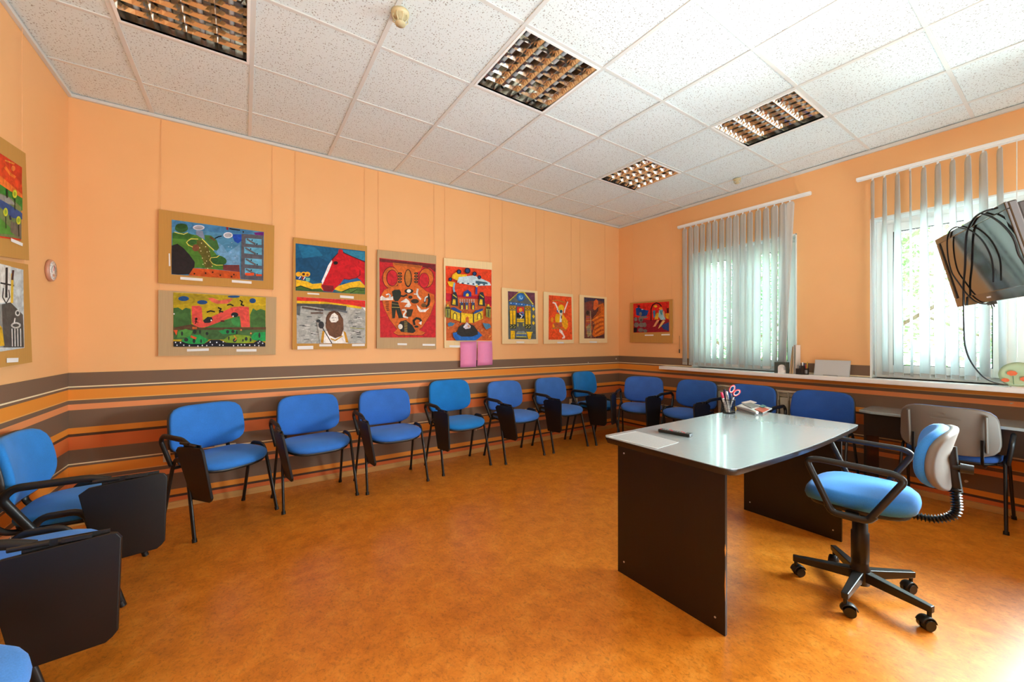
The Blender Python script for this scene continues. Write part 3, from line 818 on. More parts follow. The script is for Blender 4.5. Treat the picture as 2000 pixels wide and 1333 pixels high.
jobs.append(place_chair(.325, -2.535, face(.99, .10), 'lecture chair cut off by the bottom left corner, only its seat front showing', G2, (.06, .23, .62, 1), 0))
jobs.append(place_chair(5.085, -.785, face(-.87, -.5), 'lecture chair turned diagonally into the back corner, first along the window wall', G3, (.045, .15, .55, 1), 2))
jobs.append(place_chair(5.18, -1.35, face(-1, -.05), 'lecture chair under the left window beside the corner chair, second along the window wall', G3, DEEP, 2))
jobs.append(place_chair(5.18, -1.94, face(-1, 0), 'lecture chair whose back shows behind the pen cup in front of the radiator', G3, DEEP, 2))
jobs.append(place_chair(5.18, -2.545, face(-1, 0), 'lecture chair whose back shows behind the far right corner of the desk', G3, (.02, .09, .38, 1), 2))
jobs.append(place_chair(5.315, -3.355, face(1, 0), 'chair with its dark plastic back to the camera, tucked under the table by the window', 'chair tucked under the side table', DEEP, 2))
ct = {}
for o in bpy.data.objects:
    if o.parent: ct.setdefault(o.parent.name, []).append(o)
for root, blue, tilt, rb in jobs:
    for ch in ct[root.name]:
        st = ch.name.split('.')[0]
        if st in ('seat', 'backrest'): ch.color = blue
        if st == 'backrest' and rb: ch.location.z += rb
        if st == 'backrest' and rb > .03: ch.scale = (1, 1, 1.02); ch.location.z -= .01
        if st == 'writing_tablet':
            ch.rotation_euler = (0, math.radians(tilt), 0)
# the chair seen from behind: grey brown shell with moulded ribs, no tablet
for ch in list(ct[jobs[9][0].name]):
    if ch.name.startswith(('writing_tablet', 'armrest')):
        for g in ct.get(ch.name, []): bpy.data.objects.remove(g)
        ct[jobs[9][0].name].remove(ch); bpy.data.objects.remove(ch)
last = jobs[-1][0]
for ch in ct[last.name]:
    if ch.name.startswith('writing_tablet'):
        for g in ct.get(ch.name, []): bpy.data.objects.remove(g)
        bpy.data.objects.remove(ch)
    elif ch.name.startswith('backrest'):
        bs = ct[ch.name][0]
        bs.data = bs.data.copy(); bs.data.materials[0] = M_greyshell
        rm = MB()
        for sx in (-1, 1):
            rm.tube(fillet([(sx * .185, -.214, .520), (sx * .185, -.226, .60), (sx * .185, -.252, .765)], .05), .009, 8, .018, up=(1, 0, 0))
        rm.tube([(-.075, -.266, .725), (.075, -.266, .725)], .003, 6)
        rm.cyl((0, -.262, .752), (0, -.274, .752), .006, n=10)
        rm.build('shell_rib', M_greyshell, ch)

# ---------------------------------------------------------------- the large desk
dk = thing('desk', 'large dark desk with reflective top and two slab sides in the middle of the room', 'desk', (3.42, -2.77, 0))
def P2(x, y): return (x - 3.42, y + 2.77)
n = 10; out = []
x0, x1, y0, y1 = 2.62, 4.165, -3.118, -2.412
near = [(x0 + .06 + (x1 - x0 - .09) * k / 12, y0 - .028 * math.sin(PI * k / 12)) for k in range(13)]
for k in range(5):
    a = PI + PI / 2 * k / 4; out.append((x0 + .06 + .06 * math.cos(a), y0 + .06 + .06 * math.sin(a)))
out += near[1:-1]
for k in range(4):
    a = -PI / 2 + PI / 2 * k / 3; out.append((x1 - .03 + .03 * math.cos(a), y0 + .03 + .03 * math.sin(a)))
for k in range(7):
    a = PI / 2 * k / 6; out.append((x1 - .20 + .20 * math.cos(a), y1 - .20 + .20 * math.sin(a)))
out += [(x0 + .03, y1), (x0, y1 - .03)]
out = [P2(*p) for p in out]
tp = MB().prism(out, .7445, .7475).build('desktop', M_desktop, dk)
ed = MB()
sc_ = lambda k: [(x * k, y * k) for x, y in out]
nn = len(out)
inner = [(x - (.006 if x > 0 else -.006) * 1, y - (.008 if y > 0 else -.008)) for x, y in out]
v = [(x, y, .7447) for x, y in out] + [(x, y, .736) for x, y in out] + [(x, y, .716) for x, y in inner]
fs = [(r * nn + i, r * nn + (i + 1) % nn, (r + 1) * nn + (i + 1) % nn, (r + 1) * nn + i) for r in range(2) for i in range(nn)]
ed.add(v, fs, smooth=True); ed.add([(x, y, .716) for x, y in inner], [tuple(range(nn))])
ed.build('edge_band', M_deskside, dk, label='dark rounded edging')
sp = []
for X, side in ((2.705, -1), (4.112, 1)):
    p = MB().box(-.009, .009, -.293, .293, 0, .716).build('side_panel', M_deskside, dk, loc=(X - 3.42, 2.77 - 2.752, 0), bevel=.0015)
    sp.append(p)
    for (yy, zz) in ((.25, .66), (-.25, .06), (.25, .07)):
        xq = -.0092
        MB().cyl((xq, yy, zz), (xq - .002, yy, zz), .0045, n=12).build('screw_cap', M_silver, p)
ch_ = MB()
for (za, zb, w) in ((.345, .40, .007), (.15, .29, .005), (.36, .38, .009)):
    ch_.add([(-.0095, -.2935, za), (-.0095 + w, -.2938, (za * 2 + zb) / 3), (-.0095 + w * .8, -.2938, (za + zb * 2) / 3), (-.0095, -.2935, zb), (-.0097, -.290, (za + zb) / 2)], [(0, 1, 2, 3), (0, 4, 3)])
ch_.build('chipped_edge', M_chip, sp[0], label='worn edge where pale chipboard shows')
MB().box(-.70, .683, .10, .118, .42, .716).build('modesty_panel', M_deskside, dk) if False else None
MB().box(-.70, .683, .05, .075, .655, .716).build('rail', M_deskside, dk)

# ---------------------------------------------------------------- office chair
oc = thing('office_chair', 'blue swivel office chair with black loop armrests on five casters', 'chair', (3.552, -3.275, 0), math.radians(8))
ub = math.radians(31)
hub = MB().lathe([(0, .055), (.038, .055), (.042, .09), (.040, .13), (.034, .15), (.034, .17), (.036, .172), (.036, .31), (.031, .315), (.031, .36), (.027, .362), (.027, .455), (0, .455)], 24)
hub.build('column', M_black, oc)
for k in range(5):
    a = ub + k * 2 * PI / 5; ca, sa = math.cos(a), math.sin(a)
    Rm = Matrix.Rotation(a, 4, 'Z')
    m = MB()
    v = [(.02, -.022, .125), (.02, .022, .125), (.02, .020, .075), (.02, -.020, .075), (.275, -.014, .108), (.275, .014, .108), (.275, .012, .078), (.275, -.012, .078)]
    m.add(v, [(0, 1, 5, 4), (1, 2, 6, 5), (2, 3, 7, 6), (3, 0, 4, 7), (0, 3, 2, 1), (4, 5, 6, 7)], M=Rm)
    leg = m.build('base_arm', M_blackmetal, oc, bevel=.004)
    cs = MB(); sw = Matrix.Translation((.262 * ca, .262 * sa, 0)) @ Matrix.Rotation(a + (1.0, 2.2, .4, 2.8, 1.7)[k], 4, 'Z')
    cs.cyl((0, 0, .05), (0, 0, .082), .008, n=10, M=sw)
    for q in (-1, 1):
        cs.cyl((q * .004, .014, .0265), (q * .022, .014, .0265), .0265, .023, n=20, M=sw)
    hood = [(.0, .014 + .031 * math.cos(b), .0265 + .031 * math.sin(b)) for b in [math.radians(x) for x in range(20, 190, 17)]]
    cs.tube(hood, .020, 8, .004, up=(1, 0, 0), M=sw)
    cs.build('caster', M_black, leg)
def oseat(x, y): return -.9 * max(0, y - .08) ** 2 * 1.6 + .12 * x * x + .25 * max(0, -y - .12) ** 2
MB().cushion(.45, .43, .075, 3.0, .012, oseat, edge=.034).build('seat', MFAB, oc, loc=(0, 0, .508), color=(.035, .22, .62, 1))
MB().cushion(.40, .38, .03, 3.0, 0, oseat, edge=.012).build('seat_pan', M_black, oc, loc=(0, 0, .468))
mm_ = MB().box(-.07, .07, -.09, .09, .43, .462); mm_.tube([(.07, 0, .445), (.2, .02, .44), (.235, .02, .44)], .006, 8); mm_.build('tilt_mechanism', M_black, oc)
for sx in (-1, 1):
    X = sx * .285
    path = fillet([(X, .07, .475), (X * 1.01, .165, .695), (X * 1.01, .12, .708), (X * 1.01, -.14, .700), (X * 1.01, -.175, .68), (X, -.06, .475)], .045, 5)
    loop = [Vector((p.x, p.y, p.z)) for p in path]
    m = MB().tube(loop, .0125, 10, .014, up=(1, 0, 0))
    m.tube(fillet([(X, .085, .50), (X, .065, .470), (X, -.055, .470), (X, -.08, .50)], .02), .012, 8, .016, up=(1, 0, 0))
    m.box(min(X, X * .3), max(X, X * .3), -.02, .03, .452, .464)
    m.build('armrest', M_black, oc)
RB = Matrix.Translation((0, -.255, .755)) @ Matrix.Rotation(math.radians(5), 4, 'X') @ Matrix(((1, 0, 0, 0), (0, 0, 1, 0), (0, 1, 0, 0), (0, 0, 0, 1)))
bsh = lambda x, y: 1.1 * x * x - 1.2 * y * y
bk = MB().cushion(.40, .27, .050, 3.0, .012, bsh, edge=.024); bk.v = [tuple(RB @ Vector(p)) for p in bk.v]
ob = bk.build('backrest', MFAB, oc, color=(.035, .22, .62, 1))
bs = MB().cushion(.405, .275, .032, 3.0, 0, bsh, edge=.014); bs.v = [tuple(RB @ (Vector(p) - Vector((0, 0, .030)))) for p in bs.v]
bs.build('back_shell', M_greyshell, ob)
sp_ = MB().tube(fillet([(0, -.300, .80), (0, -.306, .70), (0, -.318, .60)], .05), .008, 8, .024, up=(1, 0, 0)); sp_.build('back_upright', M_black, oc)
kn = MB().cyl((0, -.31, .71), (0, -.335, .71), .012, n=12); kn.cyl((0, -.333, .71), (0, -.372, .71), .021, .019, n=10); kn.build('knob', M_black, oc)
bl_path = fillet([(0, -.318, .62), (0, -.325, .50), (0, -.26, .455), (0, -.16, .455)], .09, 8)
core = MB().tube(bl_path, .012, 10); 
bb = []
tot = [(bl_path[i], bl_path[i + 1]) for i in range(len(bl_path) - 1)]
length = sum((b - a).length for a, b in tot); nr = 24; acc = 0; step = length / nr; want = step / 2
for a, b in tot:
    l = (b - a).length
    while want <= acc + l:
        p = a + (b - a) * ((want - acc) / l); d = (b - a).normalized() * .0035
        core.cyl(p - d, p, .013, .020, 14, cap=False); core.cyl(p, p + d, .020, .013, 14, cap=False)
        want += step
    acc += l
core.build('bellows', M_black, oc)

# ---------------------------------------------------------------- side table by the window wall
st = thing('side_table', 'low black table with a narrow top standing against the window wall', 'table', (5.36, -3.55, 0))
def P3(x, y): return (x - 5.36, y + 3.55)
tt = MB().prism([P3(5.20, -2.85), P3(5.16, -2.93), P3(5.165, -4.38), P3(5.555, -4.38), P3(5.555, -2.85)], .682, .702); tt.build('table_top', M_desktop, st, bevel=.003, label='greyish reflective top')
MB().box(5.215 - 5.36, 5.55 - 5.36, .655, .673, 0, .682).build('side_panel', M_deskside, st)
MB().box(5.215 - 5.36, 5.55 - 5.36, -.80, -.782, 0, .682).build('side_panel', M_deskside, st)
MB().box(5.215 - 5.36, 5.231 - 5.36, -.78, .655, .50, .682).build('front_panel', M_deskside, st)
bx = MB().box(5.196 - 5.36, 5.214 - 5.36, .60, .685, .49, .681).build('edge_strip', M_pale, st, label='pale worn corner strip') if False else None

# ---------------------------------------------------------------- radiator under the sill
rd = thing('radiator', 'cream sectional radiator on the wall under the left window behind the chairs', 'radiator', (5.53, -1.92, .20))
for k in range(9):
    y = .36 - k * .09 
    m = MB(); m.box(-.040, .035, y - .036, y + .036, .03, .50); m.box(-.048, -.044, y - .030, y + .030, .06, .44)
    m.tube(fillet([(-.03, y - .034, .50), (-.05, y - .034, .55), (-.03, y - .034, .565)], .01), .004, 6); 
    for (zz) in (.515, .530, .545): m.box(-.052 + (.545 - zz) * .2, .02, y - .040, y + .040, zz, zz + .005)
    m.box(-.02, .02, y - .044, y + .044, .505, .56); m.box(-.04, .035, y - .043, y - .038, .47, .56)
    m.box(-.06, .03, y - .044, y + .044, .556, .566)
    m.build('radiator_section', M_radiator, rd, bevel=.003)
pm = MB().cyl((0, .40, .06), (0, .52, .06), .012, n=10); pm.cyl((0, .52, .06), (0, .52, -.19), .012, n=10); pm.build('pipe', M_radiator, rd)
# ---------------------------------------------------------------- pictures: cardboard backings, paint in flat shapes, strips, cords
class Art:
    """Flat poster paint: every shape lies on the sheet, each layer a fraction of a millimetre over the last."""
    def __init__(s, ox, oy, k, plane, off):
        s.ox, s.oy, s.k, s.plane, s.off = ox, oy, k, plane, off; s.m = MB(); s.lv = 0; s.base = None
    def W(s, x, y, o=0):
        px, py = s.ox + x / s.k, s.oy + y / s.k
        if s.plane == 'back': return on_y(px, py, -(s.off + o))
        if s.plane == 'left': return on_x(px, py, s.off + o)
        return on_x(px, py, RX - (s.off + o))
    def sheet(s, quad, col):
        s.lv = 0; s.quad = quad
        a = [s.W(x, y) for x, y in quad]; n = Vector({'back': (0, .0015, 0), 'left': (-.0015, 0, 0), 'right': (.0015, 0, 0)}[s.plane])
        q = 4
        s.m.add(a + [p + n for p in a], [(0, 1, 2, 3), (7, 6, 5, 4), (0, 4, 5, 1), (1, 5, 6, 2), (2, 6, 7, 3), (3, 7, 4, 0)], col=srgb(col))
        return s
    def P(s, pts, col, flat=False):
        s.lv += 1
        s.m.add([s.W(x, y, .00012 * s.lv) for x, y in pts], [tuple(range(len(pts)))], col=srgb(col)); return s
    def E(s, cx, cy, rx, ry, col, n=18, rot=0):
        c, q = math.cos(math.radians(rot)), math.sin(math.radians(rot))
        return s.P([(cx + rx * math.cos(a) * c - ry * math.sin(a) * q, cy + rx * math.cos(a) * q + ry * math.sin(a) * c) for a in [2 * PI * i / n for i in range(n)]], col)
    def L(s, pts, w, col):
        s.lv += 1; c = srgb(col)
        for (x0, y0), (x1, y1) in zip(pts, pts[1:]):
            d = math.hypot(x1 - x0, y1 - y0) or 1; nx, ny = -(y1 - y0) / d * w / 2, (x1 - x0) / d * w / 2
            ex, ey = (x1 - x0) / d * w * .25, (y1 - y0) / d * w * .25
            s.m.add([s.W(x, y, .00012 * s.lv) for x, y in ((x0 + nx - ex, y0 + ny - ey), (x1 + nx + ex, y1 + ny + ey), (x1 - nx + ex, y1 - ny + ey), (x0 - nx - ex, y0 - ny - ey))], [(0, 1, 2, 3)], col=c)
        return s
    def D(s, pts, r, col):
        for x, y in pts: s.E(x, y, r, r * 1.1, col, 7)
        return s
def board(name, label, plane, off, quad_px, m_card, cords, thick=.008, group='pictures hung on the walls', top=None):
    f = {'back': lambda p: on_y(p[0], p[1], -off), 'left': lambda p: on_x(p[0], p[1], off), 'right': lambda p: on_x(p[0], p[1], RX - off)}[plane]
    a = [f(p) for p in quad_px]; n = Vector({'back': (0, thick, 0), 'left': (-thick, 0, 0), 'right': (thick, 0, 0)}[plane])
    c = sum(a, Vector()) / 4 + n
    t = thing(name, label, 'picture', c, 0, group)
    def kid(mb, nm, m_, **kw):
        mb.v = [tuple(Vector(p) - c) for p in mb.v]
        return mb.build(nm, m_, t, **kw)
    kid(MB().add(a + [p + n for p in a], [(0, 1, 2, 3), (7, 6, 5, 4), (0, 4, 5, 1), (1, 5, 6, 2), (2, 6, 7, 3), (3, 7, 4, 0)]), 'backing_board', m_card)
    for (px, py) in cords:
        p = f((px, py)) + n * .6; q = Vector((p.x, p.y, top or CZ - .023))
        if plane == 'back' and not top: q.y = -.004
        kid(MB().tube([p + Vector((0, 0, -.004)), q], .0013, 6), 'hanging_cord', M_cord)
    return t, kid
def strips(art, kid, rects):
    for r in rects:
        a = [art.W(x, y, .0008) for x, y in r]
        kid(MB().add(a, [(0, 1, 2, 3)]), 'caption_strip', M_paper)
def para(x0, y0, x1, y1, h): return [(x0, y0), (x1, y1), (x1, y1 + h), (x0, y0 + h)]

# 1 landscape with tower and rain
t, kid = board('framed_painting', 'painting of green hills, rain clouds and a grey tower, upper left of the back wall', 'back', .022,
               [(310, 409), (536, 441), (534, 566), (309, 553)], M_card, [(314, 411), (532, 441)])
A = Art(320, 420, 8.696, 'back', .0245).sheet([(135, 80), (1700, 290), (1690, 1120), (130, 1010)], '#4b86ac')
A.P([(140, 90), (700, 165), (1100, 215), (1500, 275), (1500, 330), (900, 300), (500, 240), (140, 200)], '#3f79a8')
A.P([(880, 440), (1000, 520), (1080, 640), (1290, 500), (1290, 860), (1080, 850), (900, 640)], '#6a9cc4')
A.P([(145, 310), (300, 300), (560, 345), (700, 430), (800, 560), (900, 680), (1020, 820), (1010, 935), (560, 900), (140, 930)], '#4b7a2a')
A.P([(690, 340), (800, 350), (900, 430), (940, 560), (900, 610), (840, 590), (700, 430)], '#3e6b35')
A.P([(150, 300), (420, 310), (520, 350), (400, 420), (145, 400)], '#356223')
A.E(300, 225, 112, 75, '#2e5a2b'); A.E(300, 190, 100, 45, '#24491f')
A.L([(180, 290), (240, 310), (340, 330), (405, 300)], 12, '#d7d46a')
A.E(480, 460, 75, 45, '#35642d'); A.E(930, 770, 140, 80, '#2f5f2a', rot=12)
A.P([(560, 430), (660, 430), (760, 560), (800, 700), (830, 900), (700, 900), (640, 700), (560, 600)], '#5f5a22')
A.E(540, 560, 60, 60, '#7a4a30')
A.L([(580, 410), (460, 408), (410, 440), (385, 470), (420, 515), (490, 545)], 14, '#d9cf5e')
A.L([(650, 410), (720, 480), (780, 540), (850, 600)], 16, '#d9cf5e')
A.L([(940, 690), (900, 720), (800, 728), (780, 770), (830, 830), (890, 855), (1000, 853)], 12, '#d9cf5e')
A.P([(135, 520), (230, 490), (330, 560), (430, 670), (525, 800), (520, 880), (440, 1010), (250, 1015), (135, 1005)], '#241f22')
A.P([(500, 905), (800, 920), (1290, 970), (1300, 1090), (800, 1060), (420, 1028)], '#c2511c')
A.P([(1010, 850), (1280, 850), (1290, 970), (1005, 935)], '#6b3234')
A.E(592, 215, 100, 45, '#c9cedd'); A.E(592, 218, 78, 30, '#a5a3ae'); A.E(1090, 345, 80, 50, '#dfe4ee'); A.E(1090, 345, 62, 36, '#a9a9b4')
A.P([(550, 265), (660, 270), (690, 400), (650, 400), (545, 330)], '#7f8ba8')
A.P([(1175, 330), (1330, 330), (1320, 440), (1260, 485), (1200, 450), (1172, 380)], '#1448b4')
A.P([(1530, 300), (1695, 290), (1695, 370), (1560, 350)], '#6b1f78')
A.P([(1320, 320), (1690, 350), (1690, 1115), (1310, 1085)], '#55555f')
for (a, b, c_, d_) in ((1390, 395, 1660, 515), (1365, 545, 1665, 680), (1375, 735, 1665, 865), (1375, 905, 1665, 1030)):
    A.P([(a, b), (c_, b + 18), (c_, d_), (a, d_ - 28)], '#5fa6c6'); A.L([(a + 25, b + 20), (c_ - 110, d_ - 20)] if (b // 100) % 2 else [(c_ - 20, b + 40), (a + 130, d_ - 25)], 30, '#5b5d64')
    A.D([(a + 110, b + 35), (c_ - 80, d_ - 20)], 12, '#14161c')
A.P([(1380, 985), (1530, 985), (1530, 1030), (1385, 1030)], '#e0501e'); A.P([(1560, 1005), (1665, 1010), (1665, 1040), (1570, 1040)], '#e0501e')
A.P([(1060, 205), (1098, 212), (1090, 262), (1066, 250)], '#7c2030'); A.L([(1120, 235), (1180, 245), (1290, 258)], 22, '#14202c'); A.L([(870, 400), (925, 372), (980, 360)], 18, '#101a22')
A.L([(790, 380), (860, 430)], 26, '#63402c')
A.D([(640, 480), (710, 540), (610, 560), (630, 615), (735, 630), (775, 620), (655, 735), (765, 700), (725, 785), (665, 840), (700, 820), (820, 875), (745, 910)], 9, '#d9cf9a')
A.D([(1100, 540), (1155, 470), (1150, 550), (1140, 640), (1240, 700), (1210, 730), (1190, 800)], 8, '#9fb6d0')
A.D([(830, 975), (960, 1025), (1150, 1050), (520, 1000), (710, 990), (1190, 1015), (1350, 290)], 14, '#2a120c')
kid(A.m, 'painted_sheet', MPAINT)
strips(A, kid, [para(280, 1052, 660, 1080, 46), para(1155, 1105, 1490, 1130, 42), [(82, 655), (105, 655), (112, 870), (85, 870)]])

# 2 pink zigzag bridge
t, kid = board('framed_painting', 'painting of a pink zigzag road under a yellow sky, lower left of the back wall', 'back', .020,
               [(309, 567), (540, 581), (538, 693), (309, 696)], M_cardgrey, [(312, 568), (532, 580)], top=1.27 + .437)
A = Art(325, 560, 8.696, 'back', .0225).sheet([(118, 100), (1690, 185), (1680, 1020), (118, 1025)], '#b79d18')
A.P([(125, 110), (700, 150), (900, 200), (600, 260), (125, 320)], '#a08a1a'); A.P([(1200, 170), (1685, 190), (1685, 330), (1300, 300)], '#c4a416')
A.P([(120, 365), (200, 355), (270, 400), (330, 360), (410, 380), (430, 700), (120, 700)], '#3d6532')
A.P([(1420, 480), (1470, 370), (1530, 410), (1600, 380), (1680, 410), (1685, 720), (1420, 710)], '#436b33')
A.P([(640, 700), (900, 600), (1100, 540), (1240, 500), (1280, 700)], '#3f7038'); A.P([(1090, 550), (1200, 510), (1250, 560), (1240, 690), (1130, 650)], '#3c8a46')
A.P([(120, 700), (1690, 690), (1685, 900), (120, 900)], '#45693a')
A.P([(430, 330), (560, 325), (600, 360), (620, 600), (780, 510), (1120, 350), (1300, 335), (1400, 350), (1420, 690), (1270, 690), (1250, 500), (1090, 530), (700, 680), (600, 700), (480, 680), (435, 600)], '#d64f44')
A.P([(700, 200), (780, 190), (900, 240), (1100, 205), (1130, 215), (1040, 290), (860, 295), (770, 260)], '#d3624c')
for c_ in ((292, 205, 92, 42), (610, 268, 88, 36), (1145, 172, 105, 20), (1465, 242, 55, 42)): A.E(*c_, '#1c4a80')
A.P([(620, 580), (700, 515), (770, 520), (790, 570), (740, 615), (650, 620)], '#20242a'); A.E(1160, 480, 62, 42, '#1f2328')
A.D([(762, 575), (1132, 505), (130, 465)], 13, '#f0eeee')
A.L([(690, 435), (750, 415), (820, 430)], 24, '#241d16'); A.L([(880, 360), (930, 380), (900, 420), (960, 430)], 24, '#241d16'); A.L([(900, 450), (925, 420)], 14, '#241d16')
A.L([(1035, 315), (1085, 302), (1135, 325)], 22, '#241d16'); A.L([(1250, 235), (1290, 260), (1270, 310), (1315, 325)], 22, '#241d16')
A.L([(490, 545), (510, 600), (490, 630)], 16, '#2a1512'); A.D([(508, 550)], 22, '#2a1512'); A.L([(480, 590), (540, 610)], 10, '#2a1512'); A.E(955, 588, 36, 16, '#5a1f18')
A.P([(120, 700), (430, 640), (560, 700), (1690, 690), (1690, 735), (120, 735)], '#58402a')
A.P([(200, 760), (330, 720), (450, 760), (400, 850), (180, 870)], '#4f9040'); A.P([(890, 760), (1010, 720), (1180, 740), (1210, 800), (950, 810)], '#25904e')
A.P([(240, 920), (420, 830), (560, 820), (720, 910), (640, 975), (350, 975)], '#25984c'); A.P([(960, 910), (1060, 840), (1200, 815), (1420, 840), (1500, 940), (1300, 965), (1050, 965)], '#7d9c2a')
A.P([(1440, 850), (1500, 780), (1680, 775), (1685, 930), (1560, 930), (1450, 900)], '#1f9a4f')
for (x, y, w, h) in ((480, 770, 34, 36), (335, 905, 38, 34), (470, 925, 25, 40), (1040, 770, 28, 32), (1130, 765, 30, 30), (1160, 915, 34, 36), (1355, 890, 26, 34), (1580, 830, 18, 50), (265, 800, 18, 40), (570, 770, 14, 36), (690, 800, 22, 28), (590, 930, 16, 36), (1060, 880, 14, 36), (1430, 905, 16, 34), (1300, 915, 14, 26), (1195, 780, 18, 30)):
    A.E(x, y, w, h, '#2b3330', 8)
A.P([(120, 740), (190, 740), (170, 830)], '#d9552a'); A.L([(420, 850), (500, 880)], 38, '#c9572c'); A.L([(450, 705), (510, 705)], 40, '#b0592a'); A.L([(1150, 835), (1190, 880), (1160, 920)], 16, '#d37a2a'); A.D([(1270, 740), (1435, 795)], 15, '#d08a52')
A.P([(120, 930), (260, 935), (380, 975), (640, 975), (760, 905), (900, 905), (1020, 955), (1300, 965), (1480, 960), (1570, 905), (1680, 960), (1680, 1020), (120, 1024)], '#1a1c26')
A.D([(155, 950), (240, 955), (180, 998), (295, 998), (390, 1005), (535, 1012), (610, 1002), (685, 1005), (745, 945), (855, 950), (965, 940), (780, 990), (905, 995), (962, 998), (1140, 1005), (1215, 1003), (1272, 990), (1330, 992), (1415, 1000), (1500, 1000), (1585, 935), (1560, 960), (1635, 965), (1570, 1005)], 12, '#dfe4ee')
kid(A.m, 'painted_sheet', MPAINT)
strips(A, kid, [para(350, 1062, 720, 1050, 42), para(1190, 1065, 1530, 1062, 42)])

# 3 red horse above, bearded man below, on one board
t, kid = board('framed_painting', 'tall kraft board with a red horse head painting above a brown bearded figure painting', 'back', .026,
               [(573, 464), (717, 481), (717, 681), (571, 683)], M_card, [(577, 465), (713, 481)], .012)
A = Art(565, 460, 5.794, 'back', .0285).sheet([(72, 90), (858, 180), (858, 668), (72, 625)], '#10577f')
A.P([(75, 260), (300, 230), (450, 300), (400, 440), (350, 540), (75, 420)], '#0e4a72'); A.P([(600, 160), (855, 190), (855, 290), (640, 215)], '#2a7fa0'); A.P([(100, 110), (300, 130), (380, 230), (150, 260)], '#186a94')
A.P([(75, 500), (200, 520), (260, 550), (380, 540), (400, 620), (250, 610), (75, 580)], '#e8b51a'); A.P([(500, 610), (560, 570), (700, 530), (800, 515), (855, 570), (855, 625), (700, 610), (600, 640)], '#e8b51a')
A.P([(75, 590), (130, 572), (240, 610), (360, 600), (390, 640), (300, 636), (75, 622)], '#3b5a24'); A.L([(78, 588), (130, 572), (200, 596), (250, 612)], 9, '#16230f')
A.P([(500, 630), (600, 632), (680, 600), (855, 595), (855, 665), (600, 652)], '#5a7a34'); A.L([(600, 640), (680, 602), (760, 592), (852, 600)], 9, '#1d2e12'); A.L([(690, 655), (760, 618), (852, 620)], 7, '#1d2e12')
A.P([(585, 545), (620, 500), (760, 490), (800, 515), (700, 530)], '#1a5f9c')
A.P([(548, 210), (560, 160), (600, 160), (612, 195), (700, 235), (855, 300), (855, 570), (800, 500), (770, 480), (680, 500), (620, 490), (580, 545), (520, 600), (490, 640), (390, 632), (360, 580), (380, 500), (430, 380), (480, 270)], '#c4101c')
A.L([(612, 195), (700, 235), (855, 300)], 9, '#3a0a12'); A.L([(548, 205), (482, 275), (478, 300)], 8, '#3a0a12')
A.P([(370, 560), (500, 570), (505, 620), (480, 636), (392, 632)], '#7a141e'); A.L([(800, 400), (800, 450), (760, 480), (680, 500), (620, 492)], 11, '#7a0f18')
A.P([(480, 280), (488, 300), (450, 400), (410, 480), (375, 560), (365, 520), (400, 440), (440, 340)], '#e4e2e6')
A.E(525, 312, 26, 20, '#1a0a0c')
for x in (105, 162, 205): A.E(x, 440, 32, 28, '#e6a81c')
A.E(162, 440, 16, 15, '#3a1a10'); A.E(205, 447, 15, 14, '#9a4a14'); A.P([(80, 470), (130, 470), (120, 505), (85, 495)], '#20508c'); A.P([(140, 470), (180, 470), (170, 505), (140, 500)], '#8c2a2a'); A.P([(185, 480), (235, 482), (230, 525), (190, 520)], '#7cc4ac'); A.L([(110, 490), (130, 465)], 9, '#e8e8f0'); A.L([(160, 500), (180, 470)], 9, '#e8e8f0')
kid(A.m, 'painted_sheet', MPAINT)
strips(A, kid, [para(205, 650, 340, 658, 16), para(575, 678, 730, 690, 28)])
A = Art(565, 460, 5.794, 'back', .0285).sheet([(82, 695), (862, 738), (862, 1225), (85, 1225)], '#a7a9a4')
A.P([(84, 697), (860, 740), (860, 815), (600, 780), (300, 745), (84, 745)], '#d42e22'); A.P([(84, 740), (400, 752), (700, 790), (820, 810), (815, 832), (500, 790), (84, 770)], '#e0b61a')
A.P([(84, 770), (450, 778), (650, 800), (640, 860), (400, 830), (200, 800), (84, 800)], '#4a4a4a'); A.P([(830, 820), (862, 820), (862, 860)], '#e4e4e2'); A.P([(84, 800), (130, 800), (120, 910), (86, 900)], '#5c6264')
rq = random.Random(5)
for k in range(34):
    x, y = rq.uniform(110, 330), rq.uniform(860, 1200); w = rq.uniform(20, 60); A.L([(x, y), (x + w, y + rq.uniform(-6, 6))], rq.uniform(4, 9), rq.choice(['#55575a', '#c9cac6', '#8c8e8c', '#d6d6d2', '#3c3c3e']))
for k in range(34):
    x, y = rq.uniform(650, 790), rq.uniform(830, 1200); w = rq.uniform(20, 60); A.L([(x, y), (x + w, y + rq.uniform(-8, 14))], rq.uniform(4, 9), rq.choice(['#3a3a3c', '#c9cac6', '#8c8e8c', '#dcdcd8', '#2c2c2e']))
A.L([(150, 815), (300, 840), (380, 850)], 22, '#554844'); A.L([(250, 880), (380, 880)], 20, '#66564e'); A.L([(400, 840), (560, 850), (650, 870)], 20, '#5b5f66')
A.P([(310, 960), (400, 900), (640, 900), (700, 1100), (660, 1224), (350, 1224)], '#b4b6b2')
A.P([(390, 1220), (370, 1100), (440, 1080), (600, 1070), (650, 1180), (660, 1222)], '#ece9e4')
A.P([(355, 1215), (375, 1080), (400, 1085), (385, 1220)], '#c08a24'); A.P([(612, 1080), (640, 1100), (672, 1215), (640, 1215)], '#c08a24'); A.L([(470, 1170), (520, 1190), (600, 1140)], 14, '#c9982c')
A.P([(410, 1040), (415, 930), (450, 870), (510, 852), (570, 880), (610, 950), (615, 1060), (590, 1140), (520, 1165), (450, 1130)], '#6a4630'); A.L([(415, 1000), (430, 910), (480, 865), (550, 870), (600, 940)], 12, '#4e3222')
